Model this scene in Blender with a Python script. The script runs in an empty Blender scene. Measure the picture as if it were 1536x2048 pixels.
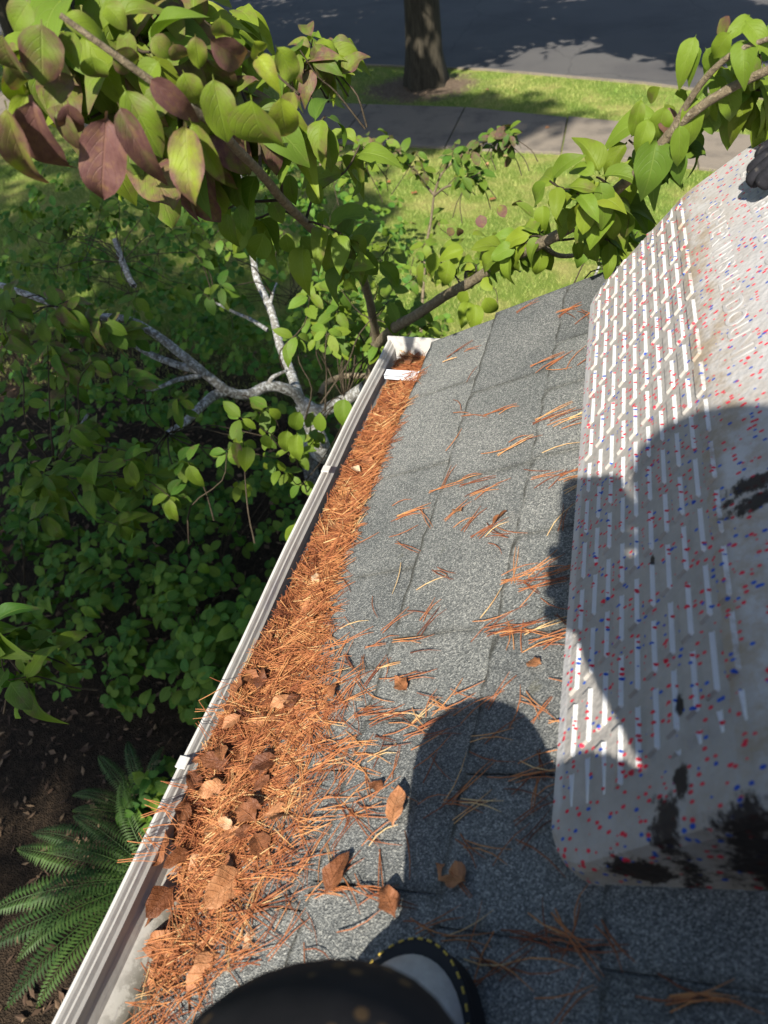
import bpy, bmesh, math, random
import numpy as np
from mathutils import Vector, Matrix

# ------------------------------------------------------------------ camera
sc = bpy.context.scene
COL = sc.collection
H = 3.4                                   # camera height above the yard
CAM = np.array([0.0, 0.0, H])
RIGHT = np.array([0.95596954, 0.2712652, -0.11197063])
UPV = np.array([-0.11725172, 0.70282348, 0.70163466])
BACK = np.array([0.26902466, -0.65761261, 0.70368415])
FPX = 1440.0
cd = bpy.data.cameras.new("camera")
cd.sensor_fit = 'VERTICAL'; cd.sensor_height = 24.0; cd.lens = 24.0 * FPX / 2048.0
cd.clip_start = 0.004; cd.clip_end = 600
cd.dof.use_dof = True; cd.dof.focus_distance = 1.15; cd.dof.aperture_fstop = 4.6
cam = bpy.data.objects.new("camera", cd); COL.objects.link(cam)
cam.matrix_world = Matrix(((RIGHT[0], UPV[0], BACK[0], 0), (RIGHT[1], UPV[1], BACK[1], 0),
                           (RIGHT[2], UPV[2], BACK[2], H), (0, 0, 0, 1)))
sc.camera = cam

# ------------------------------------------------------------------ sky, sun, exposure
SUN_TO = Vector((0.02538808, 0.71496422, -0.69869994))      # the way the light travels
w = bpy.data.worlds.new("World"); sc.world = w; w.use_nodes = True
wn = w.node_tree.nodes; wl = w.node_tree.links; wn.clear()
sky = wn.new("ShaderNodeTexSky"); sky.sky_type = 'NISHITA'; sky.sun_disc = False
sky.sun_elevation = math.radians(44.3); sky.sun_rotation = math.radians(182)
bg = wn.new("ShaderNodeBackground"); bg.inputs[1].default_value = 0.088
wo = wn.new("ShaderNodeOutputWorld"); wl.new(sky.outputs[0], bg.inputs[0]); wl.new(bg.outputs[0], wo.inputs[0])
sd = bpy.data.lights.new("sun", 'SUN'); sd.energy = 5.0; sd.angle = math.radians(0.53); sd.color = (1.0, 0.94, 0.84)
sun = bpy.data.objects.new("sun", sd); COL.objects.link(sun); sun.location = (-2, -20, 25)
sun.rotation_euler = SUN_TO.to_track_quat('-Z', 'Y').to_euler()
sc.view_settings.view_transform = 'Standard'; sc.view_settings.look = 'None'
sc.view_settings.exposure = 1.0; sc.view_settings.gamma = 1.0
sc.view_settings.use_curve_mapping = False

random.seed(7); RNG = np.random.default_rng(7)
U = random.uniform

def ray(px, py):
    c = np.array([px - 768.0, -(py - 1024.0), -FPX])
    r = RIGHT * c[0] + UPV * c[1] + BACK * c[2]
    return r / np.linalg.norm(r)
def at(px, py, d): return CAM + ray(px, py) * d
def on_z(px, py, z=0.0):
    r = ray(px, py); return CAM + r * ((z - H) / r[2])
# roof frame: the eave runs along +Y (towards the street), the roof rises towards +X
PITCH = math.atan(0.5)
RN = np.array([-0.44729, 0, 0.89439]); RD = np.array([-0.89439, 0, -0.44729]); RU = -RD; RY = np.array([0, 1.0, 0])
HR = 0.557
def on_roof(px, py, off=0.0):
    r = ray(px, py); return CAM + r * ((HR - off) / -(r @ RN))
def roof_pt(s, y, off=0.0):               # s: metres down the slope from the foot of the camera
    return CAM - RN * (HR - off) + RD * s + RY * y
EAVE_S = 0.652; EXPO = 0.1425; RAKE_Y = 1.21

# ------------------------------------------------------------------ helpers
def link(name, me, mat=None, parent=None):
    o = bpy.data.objects.new(name, me); COL.objects.link(o)
    if mat is not None and me is not None and not me.materials: me.materials.append(mat)
    if parent is not None: o.parent = parent; o.matrix_parent_inverse = parent.matrix_world.inverted()
    return o
def empty(name, loc, label=None, cat=None, group=None):
    o = bpy.data.objects.new(name, None); COL.objects.link(o)
    o.matrix_world = Matrix.Translation(Vector(loc)); o.empty_display_size = 0.05
    tag(o, label, cat, group); return o
def tag(o, label=None, cat=None, group=None, kind=None):
    if label: o["label"] = label
    if cat: o["category"] = cat
    if group: o["group"] = group
    if kind: o["kind"] = kind
    return o
def pydata(name, v, f, smooth=False):
    me = bpy.data.meshes.new(name); me.from_pydata([tuple(map(float, p)) for p in v], [], [tuple(q) for q in f]); me.update()
    if smooth: me.polygons.foreach_set("use_smooth", [True] * len(me.polygons))
    return me
def from_bm(name, bm, smooth=False):
    me = bpy.data.meshes.new(name); bm.to_mesh(me); bm.free()
    if smooth: me.polygons.foreach_set("use_smooth", [True] * len(me.polygons))
    return me
def arrays_mesh(name, V, F, smooth=True, uv=None, tint=None):
    """V (n,3), F (m,k) all faces with k corners"""
    me = bpy.data.meshes.new(name); n, m, k = len(V), len(F), F.shape[1]
    me.vertices.add(n); me.vertices.foreach_set("co", V.astype(np.float32).ravel())
    me.loops.add(m * k); me.loops.foreach_set("vertex_index", F.astype(np.int32).ravel())
    me.polygons.add(m); me.polygons.foreach_set("loop_start", np.arange(0, m * k, k, dtype=np.int32))
    me.polygons.foreach_set("use_smooth", np.full(m, smooth))
    me.update(calc_edges=True)
    if uv is not None:
        l = me.uv_layers.new(name="UVMap"); l.data.foreach_set("uv", uv[F.ravel()].astype(np.float32).ravel())
    if tint is not None:
        a = me.color_attributes.new("tint", 'FLOAT_COLOR', 'POINT')
        a.data.foreach_set("color", np.concatenate([tint, np.ones((n, 1))], 1).astype(np.float32).ravel())
    return me
def bm_box(bm, c, s, rot=None):
    m = Matrix.Translation(Vector(c)) @ (rot.to_4x4() if rot is not None else Matrix()) @ Matrix.Diagonal((s[0], s[1], s[2], 1))
    return bmesh.ops.create_cube(bm, size=1.0, matrix=m)['verts']
def catmull(P, n=5):
    P = [np.array(p, float) for p in P]; Q = [2 * P[0] - P[1]] + P + [2 * P[-1] - P[-2]]; out = []
    for i in range(1, len(Q) - 2):
        for k in range(n):
            t = k / n
            out.append(0.5 * ((2 * Q[i]) + (-Q[i-1] + Q[i+1]) * t + (2*Q[i-1] - 5*Q[i] + 4*Q[i+1] - Q[i+2]) * t*t + (-Q[i-1] + 3*Q[i] - 3*Q[i+1] + Q[i+2]) * t**3))
    out.append(P[-1]); return out
def tube_arrays(P, R, sides=8, lump=0.0):
    P = np.array(P, float); n = len(P); T = np.gradient(P, axis=0); T /= np.linalg.norm(T, axis=1)[:, None] + 1e-9
    ref = np.array([0.31, 0.2, 0.93]) if abs(T[0] @ np.array([0.31, 0.2, 0.93])) < .9 else np.array([1.0, 0, 0])
    V = []
    a = np.cross(T[0], ref); a /= np.linalg.norm(a)
    for i in range(n):
        a = a - T[i] * (a @ T[i]); a /= np.linalg.norm(a); b = np.cross(T[i], a)
        for k in range(sides):
            th = 2 * math.pi * k / sides; r = R[i] * (1 + (U(-lump, lump) if lump else 0))
            V.append(P[i] + (a * math.cos(th) + b * math.sin(th)) * r)
    F = [(i*sides + k, i*sides + (k+1) % sides, (i+1)*sides + (k+1) % sides, (i+1)*sides + k) for i in range(n-1) for k in range(sides)]
    V.append(P[0]); V.append(P[-1]); c0, c1 = len(V) - 2, len(V) - 1
    F += [(c0, (k+1) % sides, k, k) [:3] + ((k,) if False else ()) for k in range(sides)] if False else []
    return np.array(V), np.array(F)
class Soup:
    """collects quad arrays into one mesh"""
    def __init__(s): s.V = []; s.F = []; s.T = []; s.n = 0
    def add(s, V, F, tint=(0, 0, 0)):
        s.V.append(V); s.F.append(F + s.n); s.n += len(V); s.T.append(np.tile(np.array(tint, float), (len(V), 1)))
    def mesh(s, name, smooth=True): return arrays_mesh(name, np.concatenate(s.V), np.concatenate(s.F), smooth, tint=np.concatenate(s.T))

# ------------------------------------------------------------------ materials
class NT:
    def __init__(s, name, rough=0.8, spec=0.3):
        s.m = bpy.data.materials.new(name); s.m.use_nodes = True; s.t = s.m.node_tree; s.t.nodes.clear()
        s.out = s.n("ShaderNodeOutputMaterial"); s.b = s.n("ShaderNodeBsdfPrincipled")
        s.b.inputs["Roughness"].default_value = rough; s.b.inputs["Specular IOR Level"].default_value = spec
        s.l(s.b.outputs[0], s.out.inputs[0]); s._co = None
    def n(s, typ, **kw):
        x = s.t.nodes.new(typ)
        for k, v in kw.items(): setattr(x, k, v)
        return x
    def l(s, a, b): s.t.links.new(a, b)
    def coord(s, which="Object"):
        if s._co is None: s._co = s.n("ShaderNodeTexCoord")
        return s._co.outputs[which]
    def mapping(s, vec, scale=(1, 1, 1), loc=(0, 0, 0), rot=(0, 0, 0)):
        m = s.n("ShaderNodeMapping"); m.inputs["Scale"].default_value = scale; m.inputs["Location"].default_value = loc
        m.inputs["Rotation"].default_value = rot; s.l(vec, m.inputs["Vector"]); return m.outputs[0]
    def noise(s, scale, detail=4, rough=.55, vec=None, dist=0.0, col=False):
        x = s.n("ShaderNodeTexNoise"); x.inputs["Scale"].default_value = scale; x.inputs["Detail"].default_value = detail
        x.inputs["Roughness"].default_value = rough; x.inputs["Distortion"].default_value = dist
        s.l(vec if vec is not None else s.coord(), x.inputs["Vector"]); return x.outputs["Color" if col else "Fac"]
    def voro(s, scale, out="Distance", vec=None, feature='F1'):
        x = s.n("ShaderNodeTexVoronoi", feature=feature); x.inputs["Scale"].default_value = scale
        s.l(vec if vec is not None else s.coord(), x.inputs["Vector"]); return x.outputs[out]
    def ramp(s, fac, stops):
        x = s.n("ShaderNodeValToRGB"); e = x.color_ramp.elements
        while len(e) < len(stops): e.new(0.5)
        for q, (p, c) in zip(e, stops): q.position = p; q.color = (*c, 1) if len(c) == 3 else c
        s.l(fac, x.inputs[0]); return x.outputs[0]
    def step(s, fac, lo, hi):
        x = s.n("ShaderNodeMapRange", interpolation_type='SMOOTHSTEP'); x.inputs[1].default_value = lo; x.inputs[2].default_value = hi
        s.l(fac, x.inputs[0]); return x.outputs[0]
    def mix(s, fac, a, b, mode='MIX'):
        x = s.n("ShaderNodeMix", data_type='RGBA', blend_type=mode)
        for sock, v in ((x.inputs[0], fac), (x.inputs[6], a), (x.inputs[7], b)):
            if isinstance(v, (int, float)): sock.default_value = v
            elif isinstance(v, tuple): sock.default_value = (*v, 1) if len(v) == 3 else v
            else: s.l(v, sock)
        return x.outputs[2]
    def math(s, op, a, b=None, c=None):
        x = s.n("ShaderNodeMath", operation=op)
        for i, v in enumerate((a, b, c)):
            if v is None: continue
            if isinstance(v, (int, float)): x.inputs[i].default_value = v
            else: s.l(v, x.inputs[i])
        return x.outputs[0]
    def sep(s, vec):
        x = s.n("ShaderNodeSeparateXYZ"); s.l(vec, x.inputs[0]); return x.outputs
    def attr(s, name, typ='GEOMETRY'):
        x = s.n("ShaderNodeAttribute", attribute_name=name, attribute_type=typ); return x
    def color(s, c):
        if isinstance(c, tuple): s.b.inputs["Base Color"].default_value = (*c, 1)
        else: s.l(c, s.b.inputs["Base Color"])
        return s
    def rough(s, r): s.l(r, s.b.inputs["Roughness"]); return s
    def bump(s, h, strength=.5, dist=.01):
        x = s.n("ShaderNodeBump"); x.inputs["Strength"].default_value = strength; x.inputs["Distance"].default_value = dist
        s.l(h, x.inputs["Height"]); s.l(x.outputs[0], s.b.inputs["Normal"]); return s

M = {}
def world_pos(t): 
    g = t.n("ShaderNodeNewGeometry"); return g.outputs["Position"]

# shingle granules: coated stones from near black to pale grey
t = NT("shingle", .92, .25); P = world_pos(t)
cell = t.voro(760, "Color", P); cs = t.sep(cell)[0]
gran = t.ramp(cs, [(0, (.085, .089, .088)), (.35, (.140, .145, .141)), (.62, (.200, .204, .195)), (.85, (.285, .286, .268)), (1, (.43, .425, .39))])
blot = t.noise(7, 5, .6, P); gran = t.mix(t.step(blot, .30, .72), gran, t.mix(1.0, gran, (.74, .76, .77), 'MULTIPLY'))
oi = t.n("ShaderNodeObjectInfo"); tone = t.ramp(oi.outputs["Random"], [(0, (.72, .73, .73)), (1, (1.12, 1.11, 1.07))])
gran = t.mix(1.0, gran, tone, 'MULTIPLY')
wear = t.math('MULTIPLY', t.step(t.attr('wear').outputs['Fac'], .25, 1.0), t.step(t.noise(35, 5, .7, P), .25, .6)); gran = t.mix(t.math('MULTIPLY', wear, .9), gran, (.035, .034, .026))
moss = t.step(t.noise(28, 6, .7, P), .62, .75); gran = t.mix(t.math('MULTIPLY', moss, .35), gran, (.13, .12, .06))
t.color(gran).bump(t.voro(760, "Distance", P), .9, .0016); M['shingle'] = t.m
t = NT("roof_deck", .9); t.color((.03, .03, .032)); M['deck'] = t.m
# painted metal
t = NT("gutter_paint", .45, .4); P = world_pos(t)
pl = t.mapping(P, (60, 6, 60)); peel = t.step(t.noise(1.0, 6, .65, pl), .56, .60)
d1 = t.step(t.noise(26, 6, .65, P), .5, .8)
c = t.mix(t.math('MULTIPLY', d1, .55), (.47, .455, .42), (.20, .175, .15)); c = t.mix(t.math('MULTIPLY', peel, .55), c, (.30, .285, .30))
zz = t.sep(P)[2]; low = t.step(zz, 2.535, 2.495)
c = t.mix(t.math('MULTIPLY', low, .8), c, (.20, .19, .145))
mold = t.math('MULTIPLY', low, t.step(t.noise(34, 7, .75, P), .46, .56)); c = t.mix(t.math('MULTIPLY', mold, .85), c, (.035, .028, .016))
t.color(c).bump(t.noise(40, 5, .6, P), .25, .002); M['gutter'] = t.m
t = NT("white_metal", .4, .45); t.color(t.ramp(t.noise(30, 4), [(0, (.55, .6, .66)), (1, (.74, .78, .82))])); M['strap'] = t.m
t = NT("fascia_wood", .7); t.color(t.ramp(t.noise(20, 5), [(0, (.4, .38, .34)), (1, (.62, .6, .55))])); M['fascia'] = t.m
t = NT("siding", .75); t.color(t.ramp(t.noise(8, 5), [(0, (.30, .29, .26)), (1, (.42, .40, .36))])); M['wall'] = t.m

def mat_leaf(name, typ):
    t = NT(name, .58, .26); a = t.attr("tint", typ); s3 = t.sep(a.outputs["Vector"])
    uv = t.sep(t.coord("UV")); au = t.math('ABSOLUTE', t.math('MULTIPLY_ADD', uv[0], 2.0, -1.0))
    v = uv[1]
    arc = t.math('MULTIPLY', t.math('SUBTRACT', v, t.math('MULTIPLY', au, t.math('MULTIPLY_ADD', au, .34, .20))), 6.2)
    fr = t.math('ABSOLUTE', t.math('SUBTRACT', t.math('FRACT', arc), .5))
    lat = t.step(fr, .085, .0); mid = t.step(au, .07, .02); vein = t.math('MAXIMUM', mid, t.math('MULTIPLY', lat, .75))
    P = world_pos(t)
    n1 = t.noise(34, 4, .6, P); n2 = t.noise(110, 3, .6, P)
    green = t.mix(s3[2], (.046, .135, .018), (.205, .25, .018))
    green = t.mix(t.math('MULTIPLY', n1, .5), green, t.mix(1.0, green, (.55, .62, .5), 'MULTIPLY'))
    aut = t.ramp(n2, [(0, (.055, .018, .020)), (.5, (.13, .062, .055)), (1, (.24, .14, .055))])
    edge = t.math('MULTIPLY', t.step(au, .55, 1.05), .35)
    am = t.math('ADD', t.math('MULTIPLY', s3[0], 1.25), t.math('MULTIPLY_ADD', n1, 1.7, -1.0))
    am = t.math('ADD', am, t.math('MULTIPLY', edge, s3[0])); am = t.step(am, .08, .80)
    c = t.mix(am, green, aut); spt = t.step(t.noise(260, 4, .7, P), .63, .72); c = t.mix(t.math('MULTIPLY', spt, t.math('MULTIPLY_ADD', s3[0], .6, .12)), c, (.12, .075, .03))
    c = t.mix(t.math('MULTIPLY', vein, .26), c, t.mix(am, (.22, .28, .06), (.20, .10, .06)))
    hsv = t.n("ShaderNodeHueSaturation"); t.l(c, hsv.inputs["Color"]); t.l(t.math('MULTIPLY_ADD', s3[1], .7, .65), hsv.inputs["Value"]); c = hsv.outputs[0]
    t.color(c); hgt = t.math('SUBTRACT', t.math('MULTIPLY', n2, .3), vein); t.bump(hgt, .45, .0016)
    tr = t.n("ShaderNodeBsdfTranslucent"); t.l(t.mix(1.0, c, (1.15, 1.3, .5), 'MULTIPLY'), tr.inputs[0])
    mx = t.n("ShaderNodeMixShader"); mx.inputs[0].default_value = .30
    t.l(t.b.outputs[0], mx.inputs[1]); t.l(tr.outputs[0], mx.inputs[2]); t.l(mx.outputs[0], t.out.inputs[0]); return t.m
M['leaf1'] = mat_leaf("green_leaf_single", 'OBJECT'); M['leafn'] = mat_leaf("green_leaf_mass", 'GEOMETRY')

def mat_dry(name, typ, stops, rough=.7):
    t = NT(name, rough, .3); a = t.attr("tint", typ); s3 = t.sep(a.outputs["Vector"]); P = world_pos(t)
    k = t.math('ADD', t.math('MULTIPLY', s3[0], .85), t.math('ADD', t.math('MULTIPLY', t.noise(160, 3, .6, P), .22), t.math('MULTIPLY_ADD', t.noise(45, 5, .7, P), .5, -.25)))
    t.color(t.ramp(k, stops)); return t
t = mat_dry("dry_needle", 'GEOMETRY', [(0, (.05, .016, .009)), (.3, (.19, .055, .020)), (.62, (.35, .128, .046)), (.86, (.48, .23, .085)), (1, (.58, .42, .20))]); M['needlen'] = t.m
t = mat_dry("dry_needle_single", 'OBJECT', [(0, (.05, .016, .009)), (.3, (.19, .055, .020)), (.62, (.35, .128, .046)), (.86, (.48, .23, .085)), (1, (.58, .42, .20))]); M['needle1'] = t.m
t = mat_dry("dead_leaf", 'OBJECT', [(0, (.028, .011, .007)), (.3, (.105, .036, .015)), (.6, (.25, .095, .036)), (.85, (.40, .19, .085)), (1, (.50, .38, .25))], .5)
uv = t.sep(t.coord("UV")); au = t.math('ABSOLUTE', t.math('MULTIPLY_ADD', uv[0], 2.0, -1.0))
arc = t.math('SUBTRACT', t.math('MULTIPLY', uv[1], 7.0), t.math('MULTIPLY', au, 1.6)); fr = t.math('ABSOLUTE', t.math('SUBTRACT', t.math('FRACT', arc), .5))
t.bump(t.math('ADD', t.math('MAXIMUM', t.step(fr, .09, 0.), t.step(au, .08, .02)), t.math('MULTIPLY', t.noise(120, 5, .7, world_pos(t)), 2.0)), .6, .0022); M['dead'] = t.m
t = mat_dry("soil_litter", 'GEOMETRY', [(0, (.02, .012, .008)), (.5, (.10, .06, .035)), (1, (.27, .18, .10))], .85); M['litter'] = t.m
t = NT("litter_bed", .95, .1); P = world_pos(t)
t.color(t.ramp(t.noise(150, 5, .7, P), [(.2, (.018, .009, .005)), (.5, (.07, .026, .010)), (.8, (.17, .065, .02))])).bump(t.noise(260, 4, .7, P), 1.0, .006); M['bed'] = t.m

def mat_bark(name, dark, pale, scale, streak=.35, lichen=.5, lc=(.48, .50, .50)):
    t = NT(name, .9, .2); P = t.mapping(world_pos(t), (1, 1, streak))
    n = t.noise(scale, 6, .7, P, .4); c = t.ramp(n, [(.25, dark), (.7, pale)])
    l = t.step(t.noise(scale * 1.7, 5, .65, world_pos(t)), lichen, lichen + .08); c = t.mix(l, c, lc)
    t.color(c).bump(n, .8, .012); return t.m
M['bark_brown'] = mat_bark("brown_twig_bark", (.09, .07, .045), (.27, .22, .14), 90, 1, .60, (.36, .33, .24))
M['stem'] = mat_bark('dark_stem_bark', (.03, .022, .014), (.09, .07, .045), 90, 1, .75, (.12, .11, .08))
M['bark_pale'] = mat_bark("pale_lichen_bark", (.06, .055, .045), (.29, .28, .25), 44, 1, .50, (.42, .43, .42))
M['bark_tree'] = mat_bark("street_tree_bark", (.008, .007, .005), (.075, .064, .045), 34, .09, .70, (.12, .115, .09))
t = NT("fern_green", .6, .3); P = world_pos(t); fa = t.sep(t.attr("tint", 'GEOMETRY').outputs["Vector"])[0]
t.color(t.mix(t.math('ADD', t.math('MULTIPLY', fa, .7), t.math('MULTIPLY', t.noise(6, 3, .5, P), .3)), (.020, .055, .012), (.060, .11, .018)))
M['fern'] = t.m
# ground
t = NT("yard_ground", .97, .1); P = world_pos(t); s = t.sep(P)
n0 = t.noise(.9, 5, .6, P); lawn = t.step(t.math('ADD', t.math('ADD', s[1], t.math('MULTIPLY', s[0], .25)), t.math('MULTIPLY', n0, 2.2)), 4.6, 5.6)
soil = t.ramp(t.noise(30, 8, .75, P), [(.25, (.010, .008, .006)), (.5, (.038, .027, .018)), (.72, (.085, .058, .036)), (.9, (.17, .12, .075))])
gn = t.noise(1.4, 6, .65, P); gf = t.noise(85, 4, .7, P)
gr = t.ramp(gn, [(.28, (.11, .22, .032)), (.5, (.22, .30, .06)), (.72, (.48, .42, .17))])
gr = t.mix(1.0, gr, t.ramp(gf, [(.25, (.35, .38, .35)), (.75, (1.35, 1.3, 1.2))]), 'MULTIPLY')
dtx = t.math('ADD', s[0], 3.36); dty = t.math('ADD', s[1], -12.55); dtr = t.math('SQRT', t.math('ADD', t.math('MULTIPLY', dtx, dtx), t.math('MULTIPLY', t.math('MULTIPLY', dty, dty), 1.6)))
bare = t.step(t.math('ADD', dtr, t.math('MULTIPLY', t.noise(3.5, 5, .65, P), 1.1)), 1.75, 1.2)
dirt_ = t.ramp(t.noise(22, 7, .7, P), [(.25, (.08, .058, .038)), (.75, (.27, .20, .14))])
t.color(t.mix(bare, t.mix(lawn, soil, gr), dirt_)).bump(t.math('ADD', t.noise(60, 6, .75, P), t.voro(140, "Distance", P)), 1.0, .014); M['ground'] = t.m
t = NT("asphalt", .9, .25); P = world_pos(t)
c = t.ramp(t.noise(170, 4, .7, P), [(.3, (.045, .044, .044)), (.7, (.125, .118, .110))]); c = t.mix(t.step(t.noise(.6, 5, .6, P), .4, .7), c, t.mix(1.0, c, (.75, .75, .78), 'MULTIPLY'))
ck = t.voro(.42, "Distance", t.mix(.25, P, t.noise(1.5, 4, .6, P, col=True)), 'DISTANCE_TO_EDGE'); c = t.mix(t.math('MULTIPLY', t.step(ck, .004, .001), .5), c, (.03, .03, .03))
t.color(c).bump(t.noise(240, 3, .7, P), .6, .006); M['asphalt'] = t.m
t = NT("concrete", .92, .2); P = world_pos(t)
c = t.ramp(t.noise(130, 5, .7, P), [(.25, (.14, .116, .090)), (.75, (.24, .207, .165))]); c = t.mix(t.step(t.noise(2.2, 6, .65, P), .45, .75), c, (.105, .092, .078))
t.color(c).bump(t.noise(220, 3, .7, P), .5, .004); M['concrete'] = t.m
t = NT("grass_blade", .7, .2); a = t.sep(t.attr("tint").outputs["Vector"]); t.color(t.mix(a[0], (.15, .28, .038), (.52, .46, .18))); M['grass'] = t.m
t = NT("crown_leaf", .6, .3); t.color(t.ramp(t.noise(3, 3, .5, world_pos(t)), [(.3, (.03, .07, .012)), (.7, (.07, .12, .02))])); M['crown'] = t.m

# ------------------------------------------------------------------ ground, pavement, road
def sheet(name, pts, z, mat, kind='structure'):
    me = pydata(name, [(x, y, z) for x, y in pts], [list(range(len(pts)))]); o = link(name, me, mat); tag(o, kind=kind); return o
bm = bmesh.new(); bmesh.ops.create_grid(bm, x_segments=1, y_segments=1, size=250, matrix=Matrix.Translation((0, 60, -.02)))
g = link("ground", from_bm("ground", bm), M['ground']); tag(g, kind='structure')
near = [(-30, 15.4), (-16, 12.6), (-8, 10.95), (-4.2, 10.15), (-.83, 9.57), (.79, 9.04), (3.5, 8.1), (10, 5.6), (18, 2.4)]
far = [(-30, 17.1), (-16, 14.3), (-8, 12.55), (-5.1, 11.95), (-2.41, 11.45), (-.75, 10.82), (1.41, 10.01), (4.1, 9.15), (10.6, 6.9), (18.6, 3.8)]
def along(poly, x):
    for (x0, y0), (x1, y1) in zip(poly, poly[1:]):
        if x0 <= x <= x1: return y0 + (y1 - y0) * (x - x0) / (x1 - x0)
pav = empty("pavement", (-1, 10.5, 0)); tag(pav, kind='structure')
xs = [-28, -26.4, -24.8, -23.2, -21.6, -20, -18.4, -16.8, -15.2, -13.6, -12, -10.4, -8.8, -7.2, -5.6, -3.95, -2.35, -.82, .75, 2.3, 3.9, 5.5, 7.1, 8.7, 10.3]
for k, (a, b) in enumerate(zip(xs, xs[1:])):
    gp = .009; A = (a + gp, along(near, a + gp)); B = (b - gp, along(near, b - gp)); Cc = (b - gp - .05, along(far, b - gp)); Dd = (a + gp - .05, along(far, a + gp))
    z = .012 + U(-.004, .004) + (.012 if k in (17,) else 0)
    bm = bmesh.new(); vs = [bm.verts.new((x, y, z)) for x, y in (A, B, Cc, Dd)]; f = bm.faces.new(vs)
    r = bmesh.ops.extrude_face_region(bm, geom=[f]); bmesh.ops.translate(bm, verts=[q for q in r['geom'] if isinstance(q, bmesh.types.BMVert)], vec=(0, 0, -.08))
    bmesh.ops.recalc_face_normals(bm, faces=bm.faces); bmesh.ops.bevel(bm, geom=[e for e in bm.edges if all(v.co.z > z - .01 for v in e.verts)], offset=.008, segments=1, affect='EDGES')
    link("paving_slab", from_bm("paving_slab", bm), M['concrete'], pav)
rn = [(-60, 28), (-30, 20.6), (-16, 17.0), (-5.73, 14.27), (-2.43, 13.33), (.07, 12.27), (1.64, 11.4), (6, 9), (15, 4), (40, -10)]
rf = [(x + 3.2, y + 10.5) for x, y in reversed(rn)]
sheet("road", rn + rf, .0, M['asphalt'])
# kerb: low concrete strip overgrown by the verge
V, F = [], []
for i, (x, y) in enumerate(rn):
    for dx, dy, z in ((-.01, -.03, -.03), (-.01, -.03, .012), (.0, .0, .012), (.01, .012, -.01)): V.append((x + dx, y + dy, z))
for i in range(len(rn) - 1):
    for k in range(3): F.append((i*4 + k, i*4 + k + 1, i*4 + 5 + k, i*4 + 4 + k))
kb = link("kerb", pydata("kerb", V, F), M['concrete']); tag(kb, kind='structure')
# lawn blades
sp = Soup()
N = 230000
gx = RNG.uniform(-11, 4.5, N); gy = RNG.uniform(4.2, 16, N); keep = []
nrm = np.interp(gx, [p[0] for p in near], [p[1] for p in near]); frr = np.interp(gx, [p[0] for p in far], [p[1] for p in far]); rnn = np.interp(gx, [p[0] for p in rn], [p[1] for p in rn])
ok = ((gy < nrm + .02) | ((gy > frr - .03) & (gy < rnn - .0))) & (((gx + 3.36) ** 2 + 1.6 * (gy - 12.55) ** 2) > RNG.uniform(.35, 1.5, N)); gx, gy = gx[ok], gy[ok]; n = len(gx)
ht = RNG.uniform(.004, .028, n); th = RNG.uniform(0, 6.28, n); ln = RNG.uniform(-.02, .02, (n, 2)); wd = .0026
V = np.zeros((n, 3, 3)); V[:, 0] = np.stack([gx + np.cos(th) * wd, gy + np.sin(th) * wd, np.full(n, -.02)], 1)
V[:, 1] = np.stack([gx - np.cos(th) * wd, gy - np.sin(th) * wd, np.full(n, -.02)], 1); V[:, 2] = np.stack([gx + ln[:, 0], gy + ln[:, 1], ht], 1)
patch = .5 + .28 * np.sin(gx * 1.7 + 1.3) * np.cos(gy * 1.9 + gx * .6) + .22 * np.sin(gx * 4.3 + gy * 2.1) * np.cos(gy * 5.2 - gx); tv = np.clip(patch * .6 + RNG.uniform(-.15, .45, n) * .8, 0, 1)
tn = np.repeat(np.stack([tv, tv, tv], 1), 3, 0)
gl = link("lawn_grass", arrays_mesh("lawn_grass", V.reshape(-1, 3), np.arange(n * 3).reshape(-1, 3), False, tint=tn), M['grass']); tag(gl, "short patchy lawn grass, green and straw coloured, along the pavement", "grass", kind='stuff')

# ------------------------------------------------------------------ house
house = empty("house", (2.5, -3, 0), "house corner with grey shingle roof and white gutter full of needles", "house")
def sub(o): return o
def extrude_profile(name, prof, y0, y1, mat, parent, closed=True, seg=1):
    n = len(prof); V, F = [], []
    for j in range(seg + 1):
        y = y0 + (y1 - y0) * j / seg
        V += [(x, y, z) for x, z in prof]
    for j in range(seg):
        for i in range(n if closed else n - 1):
            a, b = i, (i + 1) % n; F.append((j*n + a, j*n + b, (j+1)*n + b, (j+1)*n + a))
    if closed: F += [list(range(n)), list(range(seg * n, seg * n + n))[::-1]]
    me = pydata(name, V, F); bm = bmesh.new(); bm.from_mesh(me); bmesh.ops.recalc_face_normals(bm, faces=bm.faces); bm.to_mesh(me); bm.free()
    return link(name, me, mat, parent)
RIDGE_X = 4.2
zr = lambda x: 2.6138 + .5 * (x + .335)
extrude_profile("roof", [(-.29, zr(-.29) - .030), (RIDGE_X, zr(RIDGE_X) - .030), (8.7, zr(-.29) - .03), (8.7, zr(-.29) - .09), (RIDGE_X, zr(RIDGE_X) - .09), (-.29, zr(-.29) - .09)], -9, RAKE_Y - .025, M['deck'], house)
roof = house.children[0]
extrude_profile("fascia", [(-.300, 2.40), (-.276, 2.40), (-.276, 2.535), (-.300, 2.535)], -9, 1.19, M['fascia'], house)
extrude_profile("soffit", [(-.27, 2.40), (.12, 2.40), (.12, 2.415), (-.27, 2.415)], -9, .95, M['fascia'], house)
wall_bm = bmesh.new()
for k in range(16):                                   # lap siding boards are outside the view: a stepped wall
    bm_box(wall_bm, (4.2, -4.05, .08 + k * .15), (8.16 + .012 * (k % 2), 9.9 + .012 * (k % 2), .1495))
link("wall", from_bm("wall", wall_bm), M['wall'], house)
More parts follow.
